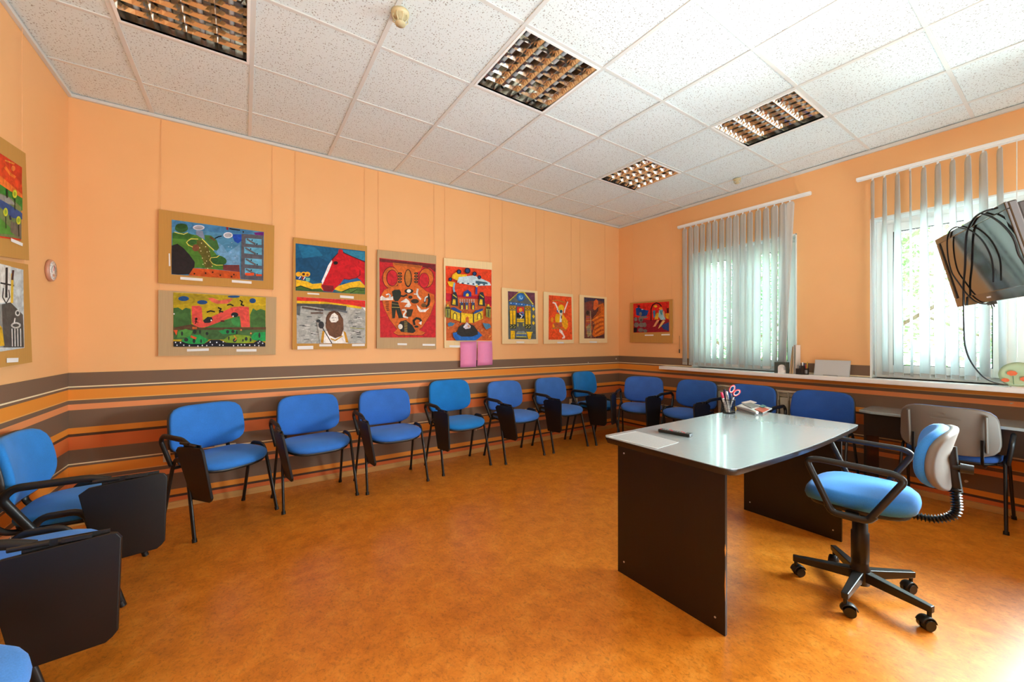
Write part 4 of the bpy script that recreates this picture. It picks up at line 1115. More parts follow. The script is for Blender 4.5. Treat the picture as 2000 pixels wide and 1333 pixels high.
A.P([(452, 950), (480, 895), (510, 875), (550, 910), (556, 960), (530, 985), (475, 985)], '#e6e4de'); A.L([(480, 935), (500, 930)], 5, '#4a4a52'); A.L([(515, 932), (530, 932)], 5, '#4a4a52'); A.L([(495, 962), (515, 962)], 5, '#6a5a52')
A.E(362, 1015, 32, 42, '#333336'); A.E(330, 970, 24, 18, '#3a3a3e'); A.L([(372, 1040), (420, 1120), (482, 1222)], 10, '#2a2a2c')
A.L([(690, 1045), (780, 1055), (850, 1060)], 7, '#9a9a4a')
kid(A.m, 'painted_sheet', MPAINT)
strips(A, kid, [para(92, 1255, 272, 1250, 38), para(340, 1232, 482, 1232, 26), para(710, 1230, 855, 1228, 26)])

# 4 amphora
t, kid = board('framed_painting', 'painting of a two-handled orange amphora with animals on a red ground', 'back', .026,
               [(737, 488), (852, 500), (852, 682), (736, 681)], M_cardgrey, [(740, 489), (849, 500)], .014)
A = Art(730, 480, 6.346, 'back', .0285).sheet([(70, 152), (768, 230), (768, 1140), (80, 1140)], '#bf1f26')
A.P([(72, 160), (765, 235), (765, 330), (700, 280), (240, 215), (75, 200)], '#6d2024')
for cx, rot in ((215, 0), (650, 0)): A.E(cx, 400, 110 if cx < 400 else 95, 140 if cx < 400 else 125, '#4a1a16'); A.E(cx, 400, 102 if cx < 400 else 88, 132 if cx < 400 else 117, '#c86420'); A.E(cx + 12 if cx < 400 else cx - 26, 402 if cx < 400 else 432, 72 if cx < 400 else 66, 104 if cx < 400 else 96, '#4a1a16'); A.E(cx + 14 if cx < 400 else cx - 26, 402 if cx < 400 else 432, 64 if cx < 400 else 60, 96 if cx < 400 else 90, '#c8202c')
vs_ = [(235, 210), (605, 250), (580, 310), (545, 330), (545, 480), (640, 560), (750, 610), (755, 700), (700, 860), (600, 1010), (560, 1045), (640, 1080), (600, 1110), (300, 1110), (245, 1080), (290, 1040), (200, 920), (130, 780), (90, 620), (130, 550), (230, 510), (300, 500), (300, 320), (240, 250)]
A.P([(x + (x - 420) * .012, y + (y - 660) * .012) for x, y in vs_], '#4a1a16'); A.P(vs_, '#cd6420')
A.P([(240, 215), (600, 252), (580, 280), (270, 240)], '#a8581f'); A.E(425, 405, 48, 112, '#2a1d16'); A.E(425, 400, 36, 98, '#b06c28')
for x in (325, 525):
    for y in (345, 380, 415, 450): A.E(x, y, 26, 15, '#2a2a22', 10); A.E(x, y, 9, 6, '#a86a2a', 6)
A.E(435, 565, 56, 30, '#22261f'); A.E(435, 563, 26, 22, '#e6e2da')
A.P([(225, 570), (255, 548), (320, 545), (340, 580), (335, 640), (300, 690), (260, 690), (235, 640)], '#25291f'); A.L([(320, 620), (370, 630), (410, 610)], 22, '#25291f')
A.P([(225, 690), (300, 700), (330, 790), (370, 900), (310, 900), (275, 790), (262, 900), (230, 905), (220, 780)], '#25291f'); A.L([(225, 765), (320, 768)], 6, '#b8a85a'); A.L([(225, 720), (310, 735)], 6, '#8c8450')
A.P([(80, 640), (100, 620), (150, 650), (240, 630), (240, 675), (80, 680)], '#e2ddd6'); A.L([(155, 610), (185, 600), (205, 620), (190, 650), (160, 655)], 16, '#e2ddd6')
for y in (700, 725, 750, 775, 800): A.L([(145 + (y - 700) * .15, y), (185, y)], 10, '#2a2218')
A.P([(330, 700), (400, 655), (435, 680), (465, 740), (440, 765), (380, 760), (420, 710)], '#e2ddd6'); A.E(510, 690, 50, 28, '#332a1e'); A.E(455, 640, 26, 20, '#3a2a1a')
A.L([(545, 540), (535, 590), (550, 630), (580, 665)], 22, '#e2ddd6'); A.L([(500, 600), (535, 605)], 14, '#e2ddd6')
A.L([(635, 700), (640, 650), (670, 635), (690, 670), (680, 730), (650, 760)], 26, '#26251e'); A.L([(632, 690), (640, 645), (665, 632)], 16, '#e2ddd6'); A.L([(680, 600), (690, 650)], 16, '#26251e')
A.P([(530, 730), (560, 760), (590, 795), (650, 790), (692, 768), (640, 825), (570, 825), (545, 790)], '#e2ddd6'); A.E(620, 740, 30, 26, '#6a4a24')
A.P([(410, 790), (490, 790), (470, 860), (460, 880), (400, 890)], '#3a3020'); A.L([(355, 800), (385, 795), (400, 820), (375, 850), (370, 880), (420, 895)], 20, '#e2ddd6')
A.L([(505, 980), (495, 930), (530, 900), (570, 910), (590, 940)], 26, '#26251e'); A.P([(555, 960), (595, 935), (590, 985)], '#e2ddd6'); A.E(530, 1005, 26, 14, '#26251e')
A.P([(300, 1000), (330, 940), (400, 925), (480, 990), (520, 1060), (490, 1085), (340, 1070)], '#262420'); A.E(330, 1005, 28, 32, '#dcd6cc')
for k in range(7): A.L([(380, 945 + k * 20), (415, 950 + k * 20)], 7, '#b89a4a')
kid(A.m, 'painted_sheet', MPAINT)
strips(A, kid, [para(295, 1210, 412, 1212, 24), para(605, 1218, 760, 1220, 24)])

# 5 citadel in red, yellow and blue
t, kid = board('framed_painting', 'painting of a yellow and blue citadel under a red sky, pink sheets below it', 'back', .024,
               [(867, 504), (961, 513), (961, 680), (868, 680)], M_cardpale, [(870, 505), (958, 513)], .014)
A = Art(860, 495, 5.8, 'back', .0265).sheet([(60, 142), (580, 188), (585, 990), (68, 988)], '#e2431c')
A.P([(62, 450), (200, 470), (580, 490), (580, 600), (62, 540)], '#b8182c'); A.P([(66, 560), (200, 500), (430, 520), (583, 610), (584, 985), (70, 985)], '#c9622a')
rq = random.Random(11)
for k in range(150):
    x, y = rq.uniform(78, 560), rq.uniform(640, 970); A.L([(x, y), (x + rq.uniform(6, 14), y + rq.uniform(-4, 4))], 4, rq.choice(['#e8b43a', '#8c2418', '#e07a2c', '#f0c858', '#a8301c']))
A.P([(140, 240), (180, 215), (240, 240), (300, 240), (300, 325), (230, 320), (170, 300), (130, 280)], '#e4b41c'); A.P([(80, 320), (160, 325), (165, 390), (100, 370)], '#e4b41c')
A.P([(300, 260), (380, 250), (460, 285), (560, 330), (575, 365), (400, 370), (230, 340), (190, 330), (210, 270)], '#b9d2dc'); A.P([(400, 310), (530, 330), (540, 350), (400, 345)], '#3a6276'); A.L([(160, 340), (150, 400), (160, 440)], 20, '#7fa8c4')
for k in range(10): A.E(225 + k * 30, 338 + k * 2, 11, 9, '#22405a' if k % 2 else '#e4ecee', 7)
for x, y, r in ((212, 210, 24), (308, 198, 30), (388, 232, 22), (442, 272, 19), (114, 295, 18)): A.E(x, y, r + 3, r + 3, '#151824'); A.E(x, y, r * .7, r * .7, '#24447c')
A.P([(260, 490), (262, 440), (310, 412), (352, 445), (352, 492)], '#1f3e8c'); A.P([(288, 488), (292, 462), (308, 452), (322, 464), (322, 488)], '#e8c22a'); A.L([(410, 385), (408, 460)], 22, '#3a4a9c'); A.D([(414, 372)], 14, '#e8b42a')
for x in (165, 470):
    A.P([(x - 40, 590), (x - 30, 470), (x - 15, 440), (x + 15, 440), (x + 30, 490), (x + 38, 600)], '#27303c'); A.P([(x - 30, 580), (x - 20, 520), (x + 8, 525), (x + 8, 585)], '#d8b82a'); A.L([(x - 20, 470), (x + 20, 500)], 9, '#d8c23a')
for x in (245, 300, 372): A.P([(x - 18, 635), (x - 18, 560), (x, 545), (x + 18, 560), (x + 18, 640)], '#39466a'); A.P([(x - 9, 635), (x - 9, 590), (x + 9, 590), (x + 9, 638)], '#e0c02a')
for k in range(14): A.D([(225 + (k % 7) * 26, 530 + (k // 7) * 22)], 8, '#c8b4b0')
A.P([(115, 620), (160, 612), (245, 660), (225, 690), (150, 650)], '#23468c'); A.P([(485, 625), (400, 650), (372, 680), (390, 690), (480, 650)], '#23468c')
A.P([(120, 640), (225, 680), (245, 780), (120, 740)], '#d8b41c'); A.P([(378, 690), (480, 650), (485, 740), (385, 785)], '#d8b41c'); A.P([(235, 675), (375, 690), (375, 790), (235, 785)], '#e6be1c')
A.E(165, 715, 16, 34, '#e8d23a'); A.E(440, 715, 16, 36, '#e8d23a'); A.L([(145, 745), (148, 690), (165, 672), (185, 690), (190, 750)], 8, '#1c2230'); A.L([(420, 750), (422, 695), (440, 675), (460, 690), (462, 745)], 8, '#1c2230'); A.P([(285, 785), (288, 730), (308, 712), (322, 730), (325, 785)], '#c8642a')
for x in (230, 375): A.L([(x, 675), (x, 785)], 12, '#1e2536')
for x in (85, 545): A.P([(x - 26, 720), (x - 28, 615), (x, 590), (x + 28, 618), (x + 24, 735)], '#8c8a3c'); A.L([(x - 20, 620), (x + 24, 622)], 14, '#16181c'); A.L([(x, 640), (x, 720)], 8, '#2a3440'); A.D([(x, 590)], 12, '#e8b42a')
A.P([(80, 800), (110, 780), (165, 795), (140, 825), (95, 830)], '#4a7a9a'); A.P([(480, 790), (560, 800), (575, 840), (520, 865), (495, 830)], '#4a7a9a')
A.P([(140, 905), (200, 890), (430, 885), (475, 930), (440, 960), (400, 988), (180, 988), (150, 950)], '#1f62b4')
A.P([(190, 880), (210, 840), (260, 805), (320, 795), (380, 820), (425, 880), (425, 920), (360, 945), (240, 945), (190, 915)], '#2c2826')
A.P([(258, 835), (300, 780), (345, 825), (340, 850), (285, 860)], '#c8c0cc'); A.D([(322, 828)], 14, '#c89a7a'); A.L([(265, 840), (310, 800)], 9, '#ececf0')
kid(A.m, 'painted_sheet', MPAINT)
strips(A, kid, [para(103, 1042, 228, 1045, 22)])
for k, (q, lab) in enumerate(((((899, 668), (931, 667), (930, 717), (899, 718)), 'pink sheet taped below the citadel painting, left of the two'), (((933, 667), (961, 667), (962, 713), (932, 715)), 'pink sheet taped below the citadel painting, right of the two'))):
    a = [on_y(x, y, -.032 - (0.006 if y > 700 else 0)) for x, y in q]; c = sum(a, Vector()) / 4
    m = MB(); nseg = 6; v = []
    for i in range(nseg + 1):
        u = i / nseg; l_ = a[0].lerp(a[3], u); r_ = a[1].lerp(a[2], u); bow = Vector((0, -.004 * math.sin(PI * u), 0))
        v += [l_ + bow - c, (l_ + r_) / 2 + bow * 1.8 - c, r_ + bow - c]
    m.add(v, [(i * 3 + e, i * 3 + e + 1, i * 3 + e + 4, i * 3 + e + 3) for i in range(nseg) for e in range(2)], smooth=True)
    o = m.build('pink_sheet', M_pink, None, loc=c); so = o.modifiers.new('solid', 'SOLIDIFY'); so.thickness = .0008
    tag(o, lab, 'paper', 'pink sheets on the back wall')

# 6 temple
t, kid = board('framed_painting', 'small painting of a temple with yellow columns and a blue sun on a cream board', 'back', .02,
               [(980, 562), (1050, 569), (1051, 672), (981, 672)], M_cardpale, [(982, 563), (1048, 569)])
A = Art(975, 555, 9.09, 'back', .0225).sheet([(155, 128), (632, 158), (655, 980), (165, 980)], '#5c6466')
A.P([(158, 132), (345, 142), (180, 300), (160, 300)], '#6d3c50'); A.P([(450, 150), (630, 162), (632, 380), (600, 360)], '#6d3c50')
A.L([(185, 300), (360, 145), (440, 150), (600, 358)], 20, '#d8cc4a'); A.L([(170, 320), (340, 165)], 8, '#15181a')
A.E(380, 235, 75, 75, '#1f5da8'); A.E(380, 238, 50, 50, '#3f86cc'); A.L([(365, 215), (372, 255), (400, 268), (415, 240)], 12, '#a8d4ec')
A.P([(178, 320), (400, 340), (625, 385), (620, 412), (400, 385), (178, 362)], '#2b64b4')
for k in range(9): A.E(210 + k * 48, 340 + k * 6, 14, 9, '#b4dcf0' if k % 2 == 0 else '#4a90d0', 7)
for x in (212, 268, 485, 535):
    A.P([(x - 24, 470), (x + 24, 472), (x + 24, 720), (x - 20, 715)], '#e4b814'); A.L([(x - 27, 480), (x - 20, 715)], 8, '#1a1c14'); A.P([(x - 26, 385), (x + 26, 390), (x + 24, 460), (x - 24, 455)], '#b88c20'); A.D([(x - 8, 410), (x + 12, 435)], 9, '#2a2a14')
    A.P([(x - 28, 715), (x + 28, 720), (x + 30, 800), (x - 28, 790)], '#3c4438'); A.D([(x - 10, 735), (x + 12, 760), (x - 4, 775)], 8, '#d0c048')
A.P([(205, 830), (280, 832), (275, 978), (205, 978)], '#e8bc14'); A.P([(490, 858), (585, 858), (560, 976), (515, 976)], '#e8bc14'); A.L([(480, 855), (592, 858)], 12, '#e8d020')
A.P([(315, 405), (440, 410), (440, 530), (315, 510)], '#cc3322'); A.P([(310, 510), (445, 530), (445, 600), (312, 595)], '#22242a'); A.D([(380, 462)], 34, '#e8a428'); A.L([(350, 520), (420, 500), (430, 560), (360, 540)], 18, '#3c78c4'); A.L([(365, 530), (410, 570), (380, 610)], 16, '#e4e8f0'); 
A.P([(315, 615), (445, 620), (445, 680), (315, 678)], '#e4c024'); A.L([(318, 645), (440, 648)], 6, '#3a3a18'); A.L([(330, 700), (330, 750)], 20, '#d8c83a'); A.L([(430, 700), (432, 745)], 20, '#d8c83a')
for y in (450, 578, 695): A.P([(585, y), (605, y - 40), (635, y), (608, y + 36)], '#e8ca20')
A.P([(300, 870), (340, 835), (440, 840), (490, 880), (485, 940), (300, 935)], '#7d8c92'); A.L([(310, 878), (480, 880)], 10, '#d8d03a'); A.L([(310, 908), (480, 912)], 16, '#2b64b4'); A.L([(305, 940), (485, 944)], 12, '#c8c83a'); A.L([(310, 958), (480, 962)], 9, '#1c1e1c')
kid(A.m, 'painted_sheet', MPAINT)
strips(A, kid, [para(305, 1020, 445, 1022, 28)])
# 7 dancer
t, kid = board('framed_painting', 'small orange painting of a yellow-haired leaping dancer on a cream board', 'back', .02,
               [(1062, 570), (1119, 575), (1121, 671), (1062, 672)], M_cardpale, [(1064, 571), (1117, 575)])
A = Art(975, 555, 9.09, 'back', .0225).sheet([(882, 198), (1282, 232), (1298, 990), (878, 990)], '#e2501f')
A.P([(890, 210), (1000, 220), (960, 500), (890, 600)], '#d84a1c'); A.L([(950, 300), (1040, 290), (1160, 330)], 14, '#b8862e'); A.L([(1170, 280), (1200, 320), (1190, 380)], 16, '#a83a18')
A.L([(955, 330), (995, 345), (1035, 430), (1045, 500)], 26, '#ecdcd4'); A.L([(1215, 320), (1190, 390), (1165, 460), (1155, 510)], 22, '#ecdcd4'); A.L([(1025, 470), (1040, 500)], 20, '#3a4c84')
A.E(1100, 425, 52, 58, '#e8b81c'); A.P([(1060, 470), (1130, 470), (1120, 560), (1085, 560), (1062, 520)], '#dcd4c4'); A.E(1098, 488, 24, 30, '#2c4c60')
A.P([(1010, 530), (1080, 540), (1070, 690), (1000, 680), (990, 600)], '#e8ac14'); A.P([(1120, 520), (1160, 580), (1220, 660), (1220, 760), (1190, 810), (1120, 760), (1110, 660)], '#e8a41a')
A.P([(1080, 560), (1112, 570), (1110, 680), (1070, 680)], '#e8e2e4'); A.E(1106, 590, 9, 30, '#5a4c48')
A.E(940, 640, 26, 46, '#e08a1c'); A.E(970, 740, 26, 36, '#e8981c'); A.P([(950, 690), (1110, 690), (1130, 760), (1000, 770)], '#c2603a'); A.L([(940, 790), (1060, 780), (1180, 820)], 20, '#b07a34')
A.P([(1070, 800), (1120, 830), (1150, 900), (1170, 930), (1165, 965), (1120, 972), (1115, 960), (1140, 930), (1100, 880), (1065, 850)], '#ecdcd8')
kid(A.m, 'painted_sheet', MPAINT)
strips(A, kid, [para(1030, 1025, 1145, 1027, 30)])
# 8 rust coloured figure
t, kid = board('framed_painting', 'small rust and purple painting of a draped figure, rightmost on the back wall', 'back', .02,
               [(1132, 576), (1185, 581), (1186, 670), (1132, 671)], M_cardpale, [(1134, 577), (1183, 581)])
A = Art(975, 555, 9.09, 'back', .0225).sheet([(1508, 235), (1868, 265), (1872, 968), (1512, 968)], '#6c4038')
A.P([(1512, 240), (1864, 270), (1864, 330), (1780, 300), (1600, 300), (1515, 330)], '#3a3448'); A.P([(1540, 330), (1640, 320), (1670, 440), (1560, 470)], '#7c3a30')
A.P([(1680, 310), (1720, 270), (1755, 300), (1760, 400), (1700, 480), (1670, 440)], '#d0602c'); A.P([(1760, 370), (1850, 340), (1866, 420), (1868, 880), (1700, 960), (1650, 900), (1700, 700), (1640, 640), (1760, 480)], '#cc6420')
for k in range(9): A.L([(1650 + k * 8, 640 + k * 36), (1800, 560 + k * 38), (1850, 560 + k * 36)], 9, '#6a2c18' if k % 2 else '#e88c2c')
for k in range(5): A.L([(1640, 640 - k * 30), (1800, 500 - k * 26)], 8, '#3c1c16')
A.P([(1540, 560), (1640, 580), (1660, 800), (1560, 940), (1530, 760)], '#a8532e'); A.P([(1545, 760), (1620, 700), (1640, 900), (1570, 950)], '#8c8060')
for k in range(6): A.L([(1545, 600 + k * 55), (1640, 590 + k * 58)], 8, '#cfa25a' if k % 2 else '#6a3a6c')
A.L([(1620, 480), (1630, 960)], 8, '#b8a878'); A.E(1570, 510, 26, 40, '#3c2c24'); A.L([(1680, 950), (1780, 930), (1860, 925)], 12, '#20202c')
kid(A.m, 'painted_sheet', MPAINT)
strips(A, kid, [para(1605, 1018, 1735, 1020, 26)])
# 9 window wall painting
t, kid = board('framed_painting', 'red and blue painting of two embracing figures, the only one hung on the window wall', 'right', .02,
               [(1231, 592), (1313, 585), (1313, 671), (1230, 669)], M_card, [(1236, 592), (1311, 586)], .012)
A = Art(1220, 575, 12.69, 'right', .0225).sheet([(215, 235), (1100, 180), (1105, 935), (218, 955)], '#d0261c')
A.P([(225, 560), (600, 640), (1100, 640), (1100, 930), (220, 950)], '#8c1a2c'); A.P([(900, 780), (1100, 690), (1100, 915), (960, 870)], '#26407c')
A.P([(275, 350), (350, 320), (420, 370), (560, 400), (595, 400), (560, 520), (480, 560), (290, 520)], '#14408c'); A.E(350, 300, 34, 30, '#5c1424'); A.E(438, 378, 26, 12, '#c8d4e4')
for c_ in ((395, 490, 34, 50), (400, 620, 60, 70), (275, 620, 42, 50), (480, 570, 90, 30), (420, 760, 70, 60), (500, 760, 40, 60), (290, 760, 60, 60), (400, 890, 70, 50), (510, 910, 50, 40)): A.E(*c_, '#77706c')
A.P([(225, 830), (310, 830), (300, 945), (225, 950)], '#1c1220'); A.E(410, 640, 34, 30, '#56524e')
A.L([(655, 650), (655, 380), (690, 270), (780, 215), (860, 240), (910, 300)], 26, '#2a0a10')
A.E(765, 300, 42, 32, '#e8b428'); A.E(895, 355, 44, 34, '#e8902c'); A.P([(700, 410), (760, 400), (760, 540), (720, 600)], '#4a84ac'); A.P([(800, 460), (860, 470), (830, 620), (740, 625), (760, 540)], '#e0ac28')
A.P([(850, 400), (940, 380), (1000, 560), (1010, 630), (900, 640), (840, 560)], '#9cc4d0'); A.P([(860, 400), (950, 395), (930, 520), (880, 480)], '#4f8c9c'); A.P([(940, 420), (980, 410), (1020, 580), (980, 570)], '#d8885c')
A.P([(1010, 480), (1100, 470), (1095, 620), (1030, 600)], '#e0a024'); A.P([(1040, 350), (1095, 340), (1090, 470), (1045, 460)], '#5c0e16')
A.P([(800, 640), (860, 640), (760, 800), (700, 810)], '#e0a070'); A.P([(950, 640), (1005, 660), (900, 800), (830, 860), (860, 780)], '#d8b470'); A.P([(860, 650), (930, 640), (880, 700), (840, 760)], '#241412')
kid(A.m, 'painted_sheet', MPAINT)
strips(A, kid, [para(500, 1002, 715, 1000, 32), para(910, 990, 1120, 985, 34)])

# 10, 11 on the left wall
t, kid = board('framed_painting', 'painting with a red sky over green hills and blue river, on the left wall', 'left', .022,
               [(-160, 160), (50, 300), (57, 509), (-160, 476)], M_card, [(46, 298)])
A = Art(0, 260, 2.9, 'left', .0245).sheet([(-330, -100), (125, 195), (120, 610), (-330, 545)], '#c8331a')
A.P([(-330, -60), (20, 150), (125, 300), (128, 370), (60, 340), (-330, 250)], '#d4401c'); A.P([(-330, 100), (0, 240), (128, 350), (126, 385), (-330, 280)], '#e2702a'); A.L([(30, 195), (60, 235), (85, 250)], 14, '#e8742a'); A.L([(30, 155), (80, 175)], 8, '#d88030'); A.E(75, 200, 12, 16, '#d87030')
A.P([(-330, 230), (0, 290), (60, 330), (127, 370), (127, 440), (-330, 420)], '#2f7a2c'); A.P([(-330, 400), (0, 340), (60, 365), (120, 420), (122, 600), (-330, 540)], '#6a7a4c')
A.P([(0, 345), (50, 365), (95, 410), (40, 400), (-330, 420), (-330, 380)], '#8c8a84'); A.P([(-330, 440), (0, 375), (60, 410), (126, 455), (126, 490), (70, 480), (0, 420)], '#2a4c84'); A.P([(-300, 480), (0, 480), (60, 540), (100, 580), (-300, 540)], '#4c8a34'); A.P([(60, 500), (122, 520), (120, 605), (60, 560)], '#6a6254')
for x, y in ((32, 448), (105, 495), (84, 345), (-40, 430), (-100, 400)): A.L([(x, y + 10), (x + 2, y + 90)], 5, '#2a3020'); A.E(x, y, 13, 24, '#c4c832'); A.E(x, y, 7, 13, '#8ca82a')
A.L([(40, 320), (42, 365)], 8, '#1c2a1c'); A.L([(58, 470), (62, 490)], 8, '#1a2c50')
kid(A.m, 'painted_sheet', MPAINT)
strips(A, kid, [[(62, 595), (130, 625), (128, 642), (62, 614)]])
t, kid = board('framed_painting', 'grey and yellow painting of a figure and a sword below the red sky painting', 'left', .022,
               [(-160, 478), (55, 517), (63, 708), (-160, 745)], M_card, [(50, 516)], top=1.27 + .447)
A = Art(0, 260, 2.9, 'left', .0245).sheet([(-330, 660), (132, 775), (138, 1218), (-330, 1290)], '#b9c2c4')
A.P([(-330, 660), (60, 755), (60, 960), (-330, 980)], '#d4d4ce'); A.P([(10, 970), (60, 960), (130, 1030), (136, 1215), (20, 1216)], '#4c4c4a'); A.P([(-330, 970), (10, 970), (20, 1216), (-330, 1230)], '#8a8a86')
A.L([(38, 765), (36, 930)], 13, '#26282a'); A.L([(5, 850), (78, 865)], 9, '#26282a'); A.L([(20, 880), (15, 930), (35, 965), (55, 930), (50, 890)], 6, '#333333'); A.L([(70, 800), (68, 960)], 14, '#d8b23a'); A.L([(75, 780), (70, 830)], 12, '#4a2c2c')
A.L([(-40, 1060), (0, 1110), (12, 1200)], 26, '#d8a82a')
A.E(100, 1020, 14, 18, '#c8c8c4'); A.E(100, 1020, 8, 10, '#3a3a38'); A.L([(85, 1050), (80, 1080), (115, 1085)], 7, '#d2d2ce'); A.E(90, 1090, 28, 18, '#bfbfba'); A.E(90, 1090, 18, 9, '#4a4a48')
for x in (68, 84, 100, 116): A.L([(x, 1110), (x + 2, 1208)], 6, '#d0d0cc')
for k in range(12): A.L([(-20 - k * 22, 760 + (k * 53) % 160), (-10 - k * 22, 860 + (k * 31) % 200)], 7, '#44484a')
kid(A.m, 'painted_sheet', MPAINT)
strips(A, kid, [[(38, 1276), (105, 1274), (104, 1298), (38, 1302)]])
# ---------------------------------------------------------------- wall things
cc = on_x(95, 528.5, .0)
wc = thing('wall_thermometer', 'small round white dial with copper rim on the left wall', 'dial', cc)
RX90 = Matrix.Rotation(PI / 2, 4, 'Y')
MB().lathe([(0, .001), (.064, .001), (.067, .008), (.066, .016), (.060, .021), (.057, .019)], 36, M=RX90).build('rim', M_copper, wc)
MB().lathe([(0, .0195), (.058, .0195), (.058, .017), (0, .017)], 36, M=RX90).build('dial', M_clockface, wc)
dm = MB()
for k in range(12):
    a = k * PI / 6
    dm.tube([(.0206, .046 * math.cos(a), .046 * math.sin(a)), (.0206, .052 * math.cos(a), .052 * math.sin(a))], .0009, 4)
dm.tube([(.0215, .030 * math.cos(a), .030 * math.sin(a)) for a in [math.radians(x) for x in range(-30, 211, 15)]], .0012, 5)
dm.build('scale_marks', M_grey, wc)
MB().tube([(.022, 0, 0), (.022, .012, .032)], .0012, 5).build('pointer', M_red, wc)
MB().box(.0205, .022, -.014, .014, -.036, -.022).build('lower_window', M_copper, wc)

def socket(px0, px1, py0, py1, gangs, label):
    a = on_y(px0, py1, -.001); b = on_y(px1, py0, -.001); w = (b.x - a.x); h = .085
    cz = (a.z + b.z) / 2
    t = thing('wall_socket', label, 'socket', ((a.x + b.x) / 2, -.001, cz), 0, 'sockets low on the back wall')
    MB().box(-w / 2, w / 2, -.016, 0, -h / 2, h / 2).build('back_box', M_sock, t, bevel=.004)
    for g in range(gangs):
        x = -w / 2 + w * (g + .5) / gangs; r = min(.032, w / gangs * .4)
        m = MB().cyl((x, -.016, 0), (x, -.019, 0), r + .004, n=20); p = m.build('outlet', M_sock, t)
        MB().cyl((x, -.0192, 0), (x, -.0196, 0), r - .004, n=20).build('recess', mat('brown socket recess', '#8a6a52', .5) if g == 0 and px0 == 419 else M_card, p)
        pn = MB(); pn.cyl((x - .008, -.0197, 0), (x - .008, -.0205, 0), .003, n=8); pn.cyl((x + .008, -.0197, 0), (x + .008, -.0205, 0), .003, n=8); pn.build('pin_holes', M_black, p)
socket(419, 461, 869, 887, 2, 'ivory double socket below the backrest of the first chair on the back wall')
socket(377, 392, 877, 890, 1, 'ivory socket mostly hidden behind the first back wall chair and its tablet')
socket(319, 333, 883, 899, 1, 'ivory socket just left of the first back wall chair')
socket(1111, 1127, 780, 790, 1, 'cream socket behind the armrest of the last back wall chair')
socket(1156, 1164, 775, 783, 1, 'small cream socket right of the tablet of the last back wall chair')

# ---------------------------------------------------------------- things on the window board
SZ = WZ[0] + .0005
pf = on_x(1527, 728, 5.468)
fr = thing('photo_frame', 'dark arched photo frame standing on the window board under the left window', 'frame', (pf.x, pf.y, SZ), math.radians(-70))
arch = [(-.033, .008), (-.033, .058)] + [(.033 * math.cos(a), .058 + .030 * math.sin(a)) for a in [PI - PI * k / 8 for k in range(1, 8)]] + [(.033, .058), (.033, .008)]
outer = [(-.062, 0), (-.062, .112), (.062, .112), (.062, 0)]
m = MB(); poly = outer + [(.033, 0)] + list(reversed(arch))[0:] + [(-.033, 0)]
m.prism([(-.062, 0), (-.062, .112), (.062, .112), (.062, 0), (.034, 0)] + list(reversed(arch)) + [(-.034, 0)], -.008, .008, 'y')
m.build('arched_surround', M_darkframe, fr)
MB().box(-.034, .034, .004, .006, .002, .09).build('photograph', M_paper, fr)
MB().box(-.006, .016, .0025, .004, .004, .05).build('white_card', M_white, fr)
for k, (px, h, m_, ang, lab) in enumerate(((1542, .27, mat('dark red cover', '#6b2f2a', .5), 6, 'dark red magazine leaning by the right edge of the left window'), (1546.5, .265, M_green, 4, 'green magazine leaning beside the dark red one on the window board'), (1552, .285, M_paper, 0, 'pale patterned booklet standing next to the black pen organiser'))):
    p = on_x(px, 727.5, 5.46)
    b = thing('magazine', lab, 'magazine', (5.515, p.y, SZ), math.radians(ang), 'magazines standing on the window board')
    Mx = Matrix.Rotation(math.radians(ang), 4, 'X')
    MB().box(-.055, .055, -.010, -.008, 0, h, M=Mx).build('cover', m_, b); MB().box(-.055, .055, .008, .010, 0, h, M=Mx).build('cover', m_, b)
    MB().box(-.052, .052, -.008, .008, .001, h - .003, M=Mx).build('pages', M_card_edge if k != 2 else M_newsprint, b)
po = on_x(1567, 728.5, 5.478)
og = thing('pen_organiser', 'black desk organiser full of pens on the window board', 'organiser', (po.x, po.y, SZ), math.radians(-80))
mo = MB()
mo.prism(rrect(-.05, .05, -.03, .03, .012), 0, .012); 
for (a, b, c, d, h) in ((-.048, -.012, -.028, .028, .055), (-.010, .018, -.028, .028, .085), (.020, .048, -.028, .028, .060)):
    mo.box(a, b, c, c + .003, .01, h); mo.box(a, b, d - .003, d, .01, h); mo.box(a, a + .003, c, d, .01, h); mo.box(b - .003, b, c, d, .01, h)
mo.build('tray', M_black, og)
for k, (x, y, h, m_) in enumerate(((-.03, 0, .09, M_grey), (-.022, .01, .082, M_blue), (.0, 0, .115, M_silver), (.008, -.01, .118, M_white), (.012, .01, .108, M_blue), (.034, 0, .125, M_yellow), (.030, .012, .095, M_red))):
    MB().cyl((x, y, .014), (x + .006 * (k % 3 - 1), y, h), .0042, n=8).build('pen', m_, og)
MB().cyl((.035, -.034, .012), (.035, -.034, .045), .011, n=14).build('glue_pot', M_grey, og)
lp = on_x(1623, 734, 5.50)
lb = thing('upright_panel', 'pale grey rectangular panel standing on the window board between the windows', 'panel', (lp.x, lp.y, SZ), math.radians(-90))
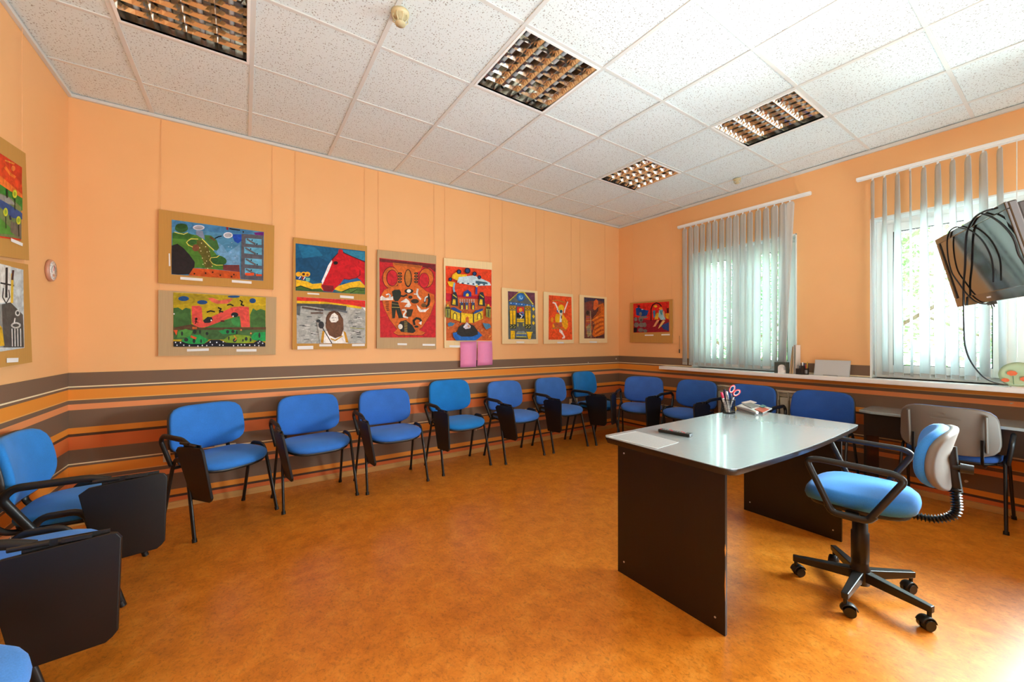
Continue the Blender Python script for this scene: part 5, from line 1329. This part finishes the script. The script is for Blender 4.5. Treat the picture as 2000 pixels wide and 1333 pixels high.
# local x runs along the wall, local y towards the wall
MB().box(-.135, .135, 0, .006, 0, .150, M=Matrix.Rotation(math.radians(-14), 4, 'X')).build('sheet', M_laptop, lb, bevel=.002)
MB().box(-.06, .05, -.002, .03, 0, .008).build('foot', M_grey, lb)
MB().box(-.128, .128, -.0012, -.0002, .006, .144, M=Matrix.Rotation(math.radians(-14), 4, 'X')).build('face', mat('satin pale panel', '#c2c7ca', .3), lb)
dp = on_x(1987, 752, 5.465)
dc = thing('painted_plate', 'round pale green glass plate with orange flowers standing below the television', 'plate', (dp.x, dp.y, SZ), math.radians(-75))
Mp = Matrix.Translation((0, 0, .088)) @ Matrix.Rotation(math.radians(90), 4, 'X')
MB().lathe([(0, 0), (.06, .001), (.087, .008), (.088, .011), (.06, .004), (0, .003)], 40, M=Mp).build('glass_disc', mat('pale green frosted glass', '#c3ddb4', .25, trans=.25), dc)
fl_ = MB()
for (x, z, r) in ((-.026, .098, .024), (-.056, .048, .019), (.03, .06, .022)):
    for k in range(7):
        a = k * 2 * PI / 7; pts = [(x + math.cos(a) * r * .55 + math.cos(b) * r * .5, -.0125 - .0002 * k, z + math.sin(a) * r * .4 + math.sin(b) * r * .36) for b in [i * PI / 4 for i in range(8)]]
        fl_.add(pts, [tuple(range(8))])
fl_.build('painted_flowers', mat('orange glass paint', '#e0683a', .4), dc)
MB().tube([(-.022, -.013, .08), (-.018, -.013, .02)], .0016, 5).build('painted_stem', M_green, dc)
sx_ = MB(); sx_.box(-.03, .03, -.02, .025, 0, .006); sx_.build('stand', M_white, dc)

# ---------------------------------------------------------------- things on the desk
DZ = .7478
q = [on_z(x, y, DZ) for x, y in ((1187, 853.5), (1241, 843), (1325, 865), (1284, 877))]
c0 = sum(q, Vector()) / 4
npp = thing('newspaper', 'grey printed sheets lying on the left corner of the desk', 'paper', c0)
for k in range(3):
    m = MB(); qq = [(p - c0) * (1 - .02 * k) + Vector((.004 * k, -.003 * k, .0006 * k)) for p in q]
    m.add(qq + [p + Vector((0, 0, .0005)) for p in qq], [(3, 2, 1, 0), (4, 5, 6, 7), (0, 1, 5, 4), (1, 2, 6, 5), (2, 3, 7, 6), (3, 0, 4, 7)]); m.build('sheet', M_newsprint if k == 2 else M_pale, npp)
lm_ = MB()
ux, uy = (q[1] - q[0]), (q[3] - q[0])
for r in range(14):
    for s_ in range(2):
        a = q[0] + ux * .10 + uy * (.08 + .06 * r) - c0 + ux * (.42 * s_) + Vector((.006, -.005, .0020)); b = a + ux * (.36 if r % 4 else .24)
        w = uy.normalized() * .0018
        lm_.add([a, b, b + w, a + w], [(0, 1, 2, 3)])
lm_.build('printed_lines', M_grey, npp)
a, b = on_z(1288, 843, DZ), on_z(1350, 854, DZ); md = (a + b) / 2; ang = math.atan2((b - a).y, (b - a).x); ln = (b - a).length
rc = thing('remote_control', 'long black remote control lying on the desk', 'remote', md, ang)
MB().prism(rrect(-ln / 2, ln / 2, -.022, .022, .008), .001, .017).build('body', M_black, rc, bevel=.003)
for r in range(11):
    for c_ in range(3):
        MB().cyl((-ln * .42 + r * ln * .075, -.012 + c_ * .012, .017), (-ln * .42 + r * ln * .075, -.012 + c_ * .012, .0195), .0036, n=8).build('button', M_grey if (r + c_) % 5 else M_red, rc)
pc = on_z(1423.5, 807, DZ)
cup = thing('pen_cup', 'black wire mesh cup crammed with scissors and markers on the desk', 'pen cup', (pc.x, pc.y, DZ), .3)
m = MB(); R_, H_ = .040, .098
m.lathe([(0, .001), (R_, .001), (R_, .003), (0, .003)], 24)
for z in (.003, .030, .062, H_): m.tube([(R_ * (1 + .0) * math.cos(a), R_ * math.sin(a), z) for a in [2 * PI * i / 24 for i in range(24)]], .0022 if z in (.003, H_) else .001, 6, closed=True)
for k in range(30):
    a = 2 * PI * k / 30
    m.tube([(R_ * math.cos(a + .35 * z / H_ * s_), R_ * math.sin(a + .35 * z / H_ * s_), z) for s_ in (1,) for z in (.003, .035, .065, H_)], .0008, 4)
    m.tube([(R_ * math.cos(a - .35 * z / H_), R_ * math.sin(a - .35 * z / H_), z) for z in (.003, .035, .065, H_)], .0008, 4)
m.build('wire_mesh', M_mesh, cup)
MB().cyl((.028, -.032, .03), (.031, -.036, .03), .017, n=16).build('round_badge', M_yellow, cup)
def lean(name, label, base, top, r, m_, cap=None, n=8):
    d = Vector(top) - Vector(base); t = thing(name, label, name.replace('_', ' '), Vector((pc.x, pc.y, DZ)) + Vector(base), 0, 'pens and tools in the mesh cup')
    MB().cyl((0, 0, 0), d * .72, r, n=n).build('barrel', m_, t); MB().cyl(d * .72, d, r * 1.12, r, n=n).build('cap', cap or m_, t); return t
lean('marker', 'marker with pink red cap at the left of the mesh cup', (-.005, .012, .006), (-.045, .030, .150), .0085, M_white, M_redpink)
lean('marker', 'white marker with purple tip in the middle of the mesh cup', (-.006, -.004, .006), (-.012, .010, .155), .0085, M_white, M_silver)
lean('marker', 'dark blue marker behind the scissors in the mesh cup', (.004, .014, .006), (.010, .036, .165), .009, M_blue)
lean('pen', 'thin grey pen leaning left in the mesh cup', (.012, -.010, .006), (-.030, -.004, .135), .004, M_grey)
lean('pen', 'white clipped pen at the right side of the mesh cup', (.010, .006, .006), (.040, -.020, .130), .0045, M_white, M_white)
lean('pencil', 'green pencil at the back of the mesh cup', (-.010, .016, .006), (-.030, .040, .128), .0038, M_teal)
vr = Vector((_c, -_s, 0)); up = Vector((0, 0, 1))
sco = Vector((pc.x, pc.y, DZ)) + Vector((0, 0, .008))
sct = thing('scissors', 'scissors with red and white ring handles sticking out of the mesh cup', 'scissors', sco, 0)
def V2(x, z, o=0): return vr * x + up * z + Vector((_s, _c, 0)) * -o
for s_, (cx_, cz_, rot) in ((1, (.022, .166, .5)), (-1, (.058, .138, .9))):
    pts = [(cx_ + .017 * math.cos(a) * math.cos(rot) - .028 * math.sin(a) * math.sin(rot) * -1, cz_ + .017 * math.cos(a) * -math.sin(rot) * -1 * -1 + .028 * math.sin(a) * math.cos(rot)) for a in [2 * PI * i / 20 for i in range(20)]]
    MB().tube([V2(x, z, .002 * s_) for x, z in pts], .0045, 8, closed=True).build('ring_handle', M_red, sct)
    MB().tube([V2(x + (cx_ - x) * .16, z + (cz_ - z) * .16, .002 * s_) for x, z in pts], .003, 8, closed=True).build('ring_lining', M_white, sct)
    m = MB(); m.tube([V2(cx_ - .010, cz_ - .024, .002 * s_), V2(.022, .105, .002 * s_), V2(.0, .0 + .002, .002 * s_)], .0055, 8, .002); m.build('blade', M_chrome if s_ > 0 else M_black, sct)

def flat_item(name, label, cat, pts, z0, h, m_, group=None, top=None):
    q = [on_z(x, y, z0) for x, y in pts]; c = sum(q, Vector()) / len(q); c.z = z0
    t = thing(name, label, cat, c, 0, group); n = len(q)
    MB().add([p - c for p in q] + [p - c + Vector((0, 0, h)) for p in q], [tuple(reversed(range(n))), tuple(range(n, 2 * n))] + [(i, (i + 1) % n, n + (i + 1) % n, n + i) for i in range(n)]).build('body', m_, t, bevel=min(.002, h * .3))
    if top: MB().add([(p - c) * .86 + Vector((0, 0, h + .0004)) for p in q], [tuple(range(n))]).build('top_face', top, t)
    return t
G4 = 'papers and cards piled on the far side of the desk'
flat_item('paper_stack', 'pale paper stack behind the silver stapler on the desk', 'papers', [(1438, 796), (1458, 787), (1508, 800), (1490, 808.5)], DZ, .010, M_pale, G4, M_paper)
flat_item('folded_leaflet', 'white folded leaflet on top of the paper stack by the pen cup', 'leaflet', [(1448, 787), (1466, 783), (1478, 787), (1462, 791)], DZ + .0105, .004, M_paper, G4)
flat_item('sticky_note_pad', 'grey and dark cluttered pad between stapler and paper stack', 'pad', [(1450, 791), (1466, 788), (1482, 794), (1468, 799)], DZ + .0105, .007, M_grey, G4)
flat_item('orange_booklet', 'small orange booklet at the right end of the paper pile', 'booklet', [(1474, 801), (1488, 796), (1502, 801), (1489, 807)], DZ + .0106, .006, M_orange, G4)
flat_item('teal_card', 'teal card lying above the orange booklet', 'card', [(1482, 794), (1490, 791), (1497, 794), (1489, 797.5)], DZ + .017, .003, M_teal, G4)
a, b = on_z(1440, 800, DZ), on_z(1478, 811, DZ); md = (a + b) / 2; ang = math.atan2((b - a).y, (b - a).x); ln = (b - a).length
sp2 = thing('stapler', 'long silver stapler lying beside the pen cup', 'stapler', (md.x, md.y, DZ), ang)
MB().prism([(-ln / 2, 0), (ln / 2, 0), (ln / 2, .008), (-ln / 2, .010)], -.015, .015, 'y').build('base', M_grey, sp2, bevel=.002)
MB().prism([(-ln / 2, .012), (ln / 2 - .004, .012), (ln / 2, .024), (ln * .2, .032), (-ln / 2, .028)], -.013, .013, 'y').build('top_arm', M_silver, sp2, bevel=.004)
MB().cyl((ln / 2 - .002, 0, .018), (ln / 2 + .006, 0, .018), .010, n=16).build('end_cap', M_white, sp2)

# ---------------------------------------------------------------- television on its arm, with trailing cables
T = math.radians(13.0); u = Vector((-.911, -.412, 0)).normalized(); nrm = Vector((u.y, -u.x, 0)) * 1.0
if nrm.y < 0: nrm = -nrm
F_ = nrm * math.cos(T) - Vector((0, 0, 1)) * math.sin(T); U_ = nrm * math.sin(T) + Vector((0, 0, 1)) * math.cos(T)
TW, TH = .773, .425
A0 = at_depth(1828, 469, 2.40)
ctr = A0 + u * (TW / 2) - U_ * (TH / 2)
MTV = Matrix((( u.x, -F_.x, U_.x, ctr.x), (u.y, -F_.y, U_.y, ctr.y), (u.z, -F_.z, U_.z, ctr.z), (0, 0, 0, 1)))
tv = thing('television', 'glossy flat television tilted down on a wall arm, loose cables across its screen', 'television')
tv.matrix_world = MTV
bz = .032
m = MB()
w2, h2 = TW / 2, TH / 2
m.box(-w2, w2, .004, .034, -h2, h2); m.build('cabinet', M_tvbezel, tv, bevel=.006)
m = MB()
for r in ((-w2, w2, h2 - bz, h2), (-w2, w2, -h2, -h2 + .052), (-w2, -w2 + bz, -h2 + .052, h2 - bz), (w2 - bz, w2, -h2 + .052, h2 - bz)): m.box(r[0], r[1], -.006, .005, r[2], r[3])
m.build('bezel', M_tvbezel, tv, bevel=.003)
MB().box(-w2 + bz - .002, w2 - bz + .002, 0, .004, -h2 + .050, h2 - bz + .002).build('screen', M_tvglass, tv)
MB().box(-w2 + bz, -w2 + bz + .006, -.001, .0005, -h2 + .054, h2 - bz - .004).build('speaker_slot', M_black, tv)
MB().box(-.02, .02, -.0072, -.006, -h2 + .022, -h2 + .030).build('badge', M_white, tv, label='small pale badge')
m = MB(); m.box(-w2 + .02, w2 - .012, .034, .075, -h2 + .02, h2 - .012); m.box(-w2 + .10, w2 - .05, .075, .105, -h2 + .06, h2 - .05)
bkc = m.build('back_housing', M_shell, tv, bevel=.008)
MB().box(w2 - .012, w2 - .0112, .044, .062, h2 - .10, h2 - .075).build('sticker', M_paper, tv); MB().box(w2 - .012, w2 - .0112, .040, .066, h2 - .14, h2 - .108).build('sticker', M_paper, tv)
MB().box(-w2 + .30, -w2 + .345, .01, .03, -h2 - .016, -h2).build('plug', M_black, tv)
pl = MB(); pl.cyl((-w2 + .31, .02, -h2 - .03), (-w2 + .31, .02, -h2 - .014), .003, n=8); pl.cyl((-w2 + .335, .02, -h2 - .03), (-w2 + .335, .02, -h2 - .014), .003, n=8); pl.build('plug_pins', M_black, tv)
# the arm back to the near wall
bc = MTV @ Vector((.10, .105, 0))
oo = Vector((bc.x, NY, bc.z)); Mi = MTV.inverted() @ Matrix.Translation(oo); am = MB()
am.box(-.12, .12, .002, .02, -.12, .12, M=Mi)
am.tube([(0, .02, 0), (.06, .16, 0), bc - oo], .02, 8, M=Mi)
am.box(.0, .20, .105, .115, -.10, .10); am.build('wall_arm', M_blackmetal, tv)
def tv_pt(cx, cy, off=.007):
    px, py = 1780 + cx / 5.555, 380 + cy / 5.555
    d = ray(px, py); p0 = ctr + F_ * (off + .006)
    return CAM + d * ((p0 - CAM).dot(F_) / d.dot(F_))
def smooth(P, k=5):
    P = [P[0]] + P + [P[-1]]; out = []
    for i in range(1, len(P) - 2):
        for j in range(k):
            t = j / k; a, b, c, d = P[i - 1], P[i], P[i + 1], P[i + 2]
            out.append(.5 * ((2 * b) + (c - a) * t + (2 * a - 5 * b + 4 * c - d) * t * t + (3 * b - a - 3 * c + d) * t ** 3))
    return out + [P[-2]]
c1 = [tv_pt(*p) for p in ((870, 1178), (790, 1188), (700, 1165), (600, 1080), (520, 970), (440, 850), (400, 690), (388, 520), (410, 410), (480, 355), (560, 368), (650, 395), (760, 490), (840, 620), (882, 760), (888, 950))]
cb = MB().tube(smooth(c1), .0034, 8); o = cb.build('video_cable', M_cable); tag(o, 'thin black cable looping across the television screen, ending in the hanging plug', 'cable', 'television cables')
c2 = [tv_pt(*p) for p in ((1290, 850), (1222, 740), (1160, 640), (1110, 480), (1000, 340), (870, 245), (750, 205))]
o = MB().tube(smooth(c2), .0042, 8).build('signal_cable', M_cable); tag(o, 'black cable crossing the upper right of the television screen', 'cable', 'television cables')
c3 = [tv_pt(*p) for p in ((880, 160), (790, 185), (700, 240), (640, 320), (600, 430), (588, 600), (582, 800), (566, 980), (568, 1180))]
fw0 = (c3[-1] - CAM).dot(Vector((_s, _c, 0)))
low = ((1882.5, 619), (1883, 645), (1885, 675), (1896, 706), (1920, 736), (1944, 748), (1968, 752.5), (1998, 750), (2030, 742))
for k, (px, py) in enumerate(low): c3.append(at_depth(px, py, fw0 + (2.78 - fw0) * min(1, ((k + 1) / 7) ** 1.2)))
o = MB().tube(smooth(c3), .0046, 8).build('power_cable', M_cable); tag(o, 'thick black cable hanging from the television down to the window board', 'cable', 'television cables')
